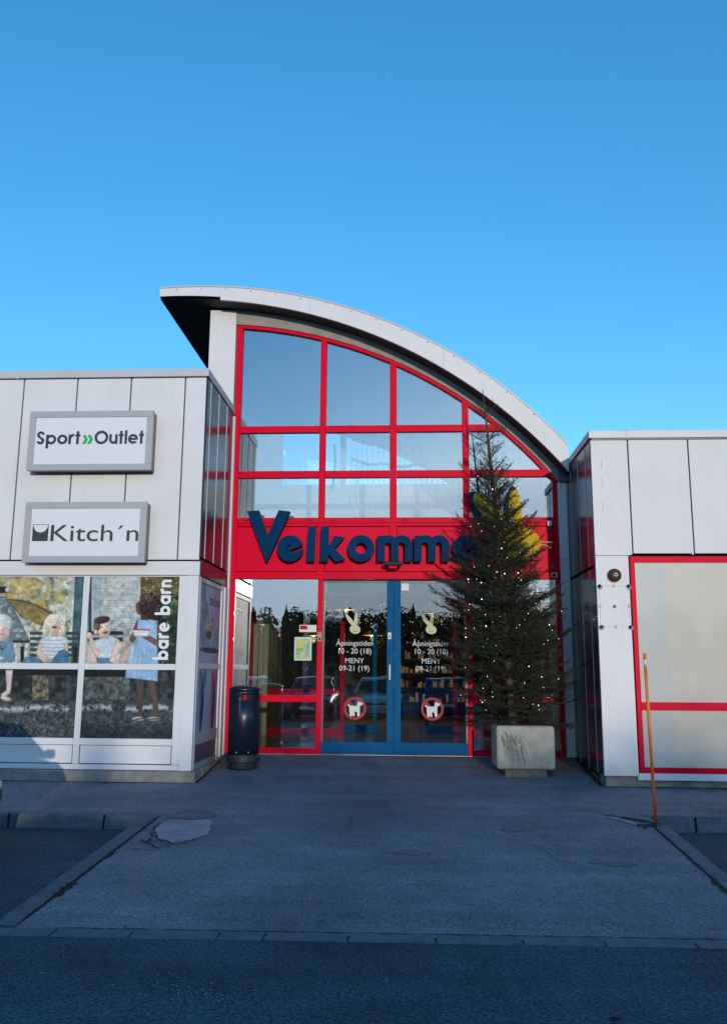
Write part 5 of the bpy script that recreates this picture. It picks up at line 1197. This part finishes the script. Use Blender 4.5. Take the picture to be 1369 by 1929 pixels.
CARS = [((-8.35, -5.0), 0, 2, 'unseen white car added at the far left end of the row for its shade'),  # close-set row shades the ramp; both end cars are unseen, added for shade
        ((-5.95, -4.8), 180, 1, 'silver car mirrored in the glass beside the litter bin'), ((-3.55, -4.6), 0, 3, 'red car mirrored in the window under the green poster'),
        ((-1.15, -5.0), 0, 2, 'white car mirrored in the left door leaf'), ((1.25, -4.8), 180, 4, 'blue car mirrored in the right door leaf'),
        ((3.65, -4.9), 0, 0, 'black car mirrored in the glass beside the spruce'), ((6.05, -4.7), 0, 1, 'silver car mirrored right of the spruce'),
        ((8.45, -4.9), 180, 3, 'unseen red car added at the far right end of the row for its shade')]
for (x, y), rz, pi_, lab in CARS:
    c = copy_tree(c0); c.location = (x, y, ROAD_Z); c.rotation_euler = (0, 0, R(rz)); c['label'] = lab; recolour(c, paints[pi_])

# ------------------------------------------------------------------ wood across the car park (seen mirrored in the glass; it shades the ground)
mb = MB(); x = -130
while x < 150:
    d_ = random.uniform(-72, -62); h_ = random.uniform(7.3, 8.8); con = random.random() < 0.55; wd = random.uniform(1.2, 2.4)
    for k in range(420):                       # dense inner mass
        t_ = random.random()**1.5*0.93; rr_ = (wd*(1-t_) if con else wd*1.35*math.sqrt(max(0, 1-(2*t_-0.9)**2*0.8)))*0.85+0.5*(t_ < 0.45)
        a = random.uniform(0, 6.283); q = rr_*math.sqrt(random.random()); c = Vector((x+q*math.cos(a), d_+0.6*q*math.sin(a), ROAD_Z+0.2+t_*h_))
        u = Vector((random.gauss(0, 1), 0.3*random.gauss(0, 1), random.gauss(0, 1))).normalized()*random.uniform(.45, .75)*(1.1-0.7*t_); v = Vector((-u.z, 0.2*u.y, u.x))
        mb.add([c-u, c+v*0.8, c+u, c-v*0.8], [(0, 1, 2, 3)])
    n_ = 700 if abs(x) < 42 else 200; K0 = 0.45 if abs(x) < 42 else 1.0
    for k in range(n_):
        t_ = random.random()**1.15; lump = 0.75+0.5*abs(math.sin(7*t_+x)); rr_ = (wd*(1-t_) if con else wd*1.35*math.sqrt(max(0, 1-(2*t_-0.9)**2*0.8)))*lump
        a = random.uniform(0, 6.283); q = rr_*math.sqrt(random.random()); c = Vector((x+q*math.cos(a), d_+q*math.sin(a), ROAD_Z+0.3+t_*h_))
        u = Vector((random.gauss(0, 1), random.gauss(0, 1), random.gauss(0, 1))).normalized()*random.uniform(.25, .55)*(1.1-0.6*t_)*K0; v = u.orthogonal()
        mb.add([c-u, c+v*0.8, c+u, c-v*0.8], [(0, 1, 2, 3)])
    x += random.uniform(0.8, 1.5)
tag(mb.build('wood', mat('far_foliage', (0.03, 0.04, 0.022), 0.9, noise=0.3, nscale=2)), 'dark line of trees across the car park mirrored in the glass', 'trees', None, 'stuff')

# ------------------------------------------------------------------ leaves and grit
LEAF = mat('orange_leaf', (0.22, 0.09, 0.02), 0.8); LEAFR = mat('red_leaf', (0.45, 0.03, 0.015), 0.8); LEAFD = mat('dark_leaf', (0.015, 0.012, 0.01), 0.9)
def leaf(x, y, z, s, m_, rot, lab):
    mb = MB(); n = 9; out_ = [(s*math.cos(a)*(1 if i % 2 == 0 else .62), .6*s*math.sin(a)*(1 if i % 2 == 0 else .62)) for i, a in enumerate(np.linspace(0, 2*math.pi, 2*n)[:-1])]
    vs = [(x, y, z+.012)]+[(x+a*math.cos(rot)-b*math.sin(rot), y+a*math.sin(rot)+b*math.cos(rot), z+.004+.25*s*random.random()) for a, b in out_]
    mb.add(vs, [(0, i, i % len(out_)+1) for i in range(1, len(out_)+1)]); tag(mb.build('fallen_leaf', m_), lab, 'leaf', 'fallen leaves')
leaf(-4.02, 11.66, ground_z(11.66), .055, LEAF, .4, 'curled orange leaf at the foot of the left concrete plinth'); leaf(-1.92, 6.12, ROAD_Z+.01, .03, LEAFR, .3, 'small red leaf on the edging across the ramp foot'); leaf(1.02, 4.78, ROAD_Z, .035, LEAFD, .1, 'dark leaf on the road at the bottom of the photo')
gr = MB()
for k in range(700):
    x = random.uniform(-5, 5); y = random.uniform(4.4, 13.6); inr = rl(y) < x < rr(y)
    if y > 11.6 and not (LX+0.1 < x < RX-0.1): continue
    z = ground_z(y) if (y > 9.9 or inr) and y > 6.1 else ROAD_Z
    if 9.6 < y < 9.9: continue
    s = random.uniform(.003, .008)*(1.6 if random.random() < .08 else 1); a = random.uniform(0, 3.14); u = (s*math.cos(a), s*math.sin(a)); v = (-u[1]*.6, u[0]*.6)
    gr.add([(x-u[0], y-u[1], z+.003), (x+v[0], y+v[1], z+.006), (x+u[0], y+u[1], z+.003), (x-v[0], y-v[1], z+.005)], [(0, 1, 2, 3)])
for k in range(60):
    x = random.gauss(-1.25, .2); y = random.gauss(4.95, .1); s = random.uniform(.004, .011); a = random.uniform(0, 3.14); u = (s*math.cos(a), s*math.sin(a)); v = (-u[1]*.6, u[0]*.6)
    gr.add([(x-u[0], y-u[1], ROAD_Z+.003), (x+v[0], y+v[1], ROAD_Z+.006), (x+u[0], y+u[1], ROAD_Z+.003), (x-v[0], y-v[1], ROAD_Z+.005)], [(0, 1, 2, 3)])
tag(gr.build('grit', mat('pale_grit', (0.34, 0.34, 0.34), 0.9)), 'pale grit and crumbs scattered over the asphalt', 'grit', None, 'stuff')
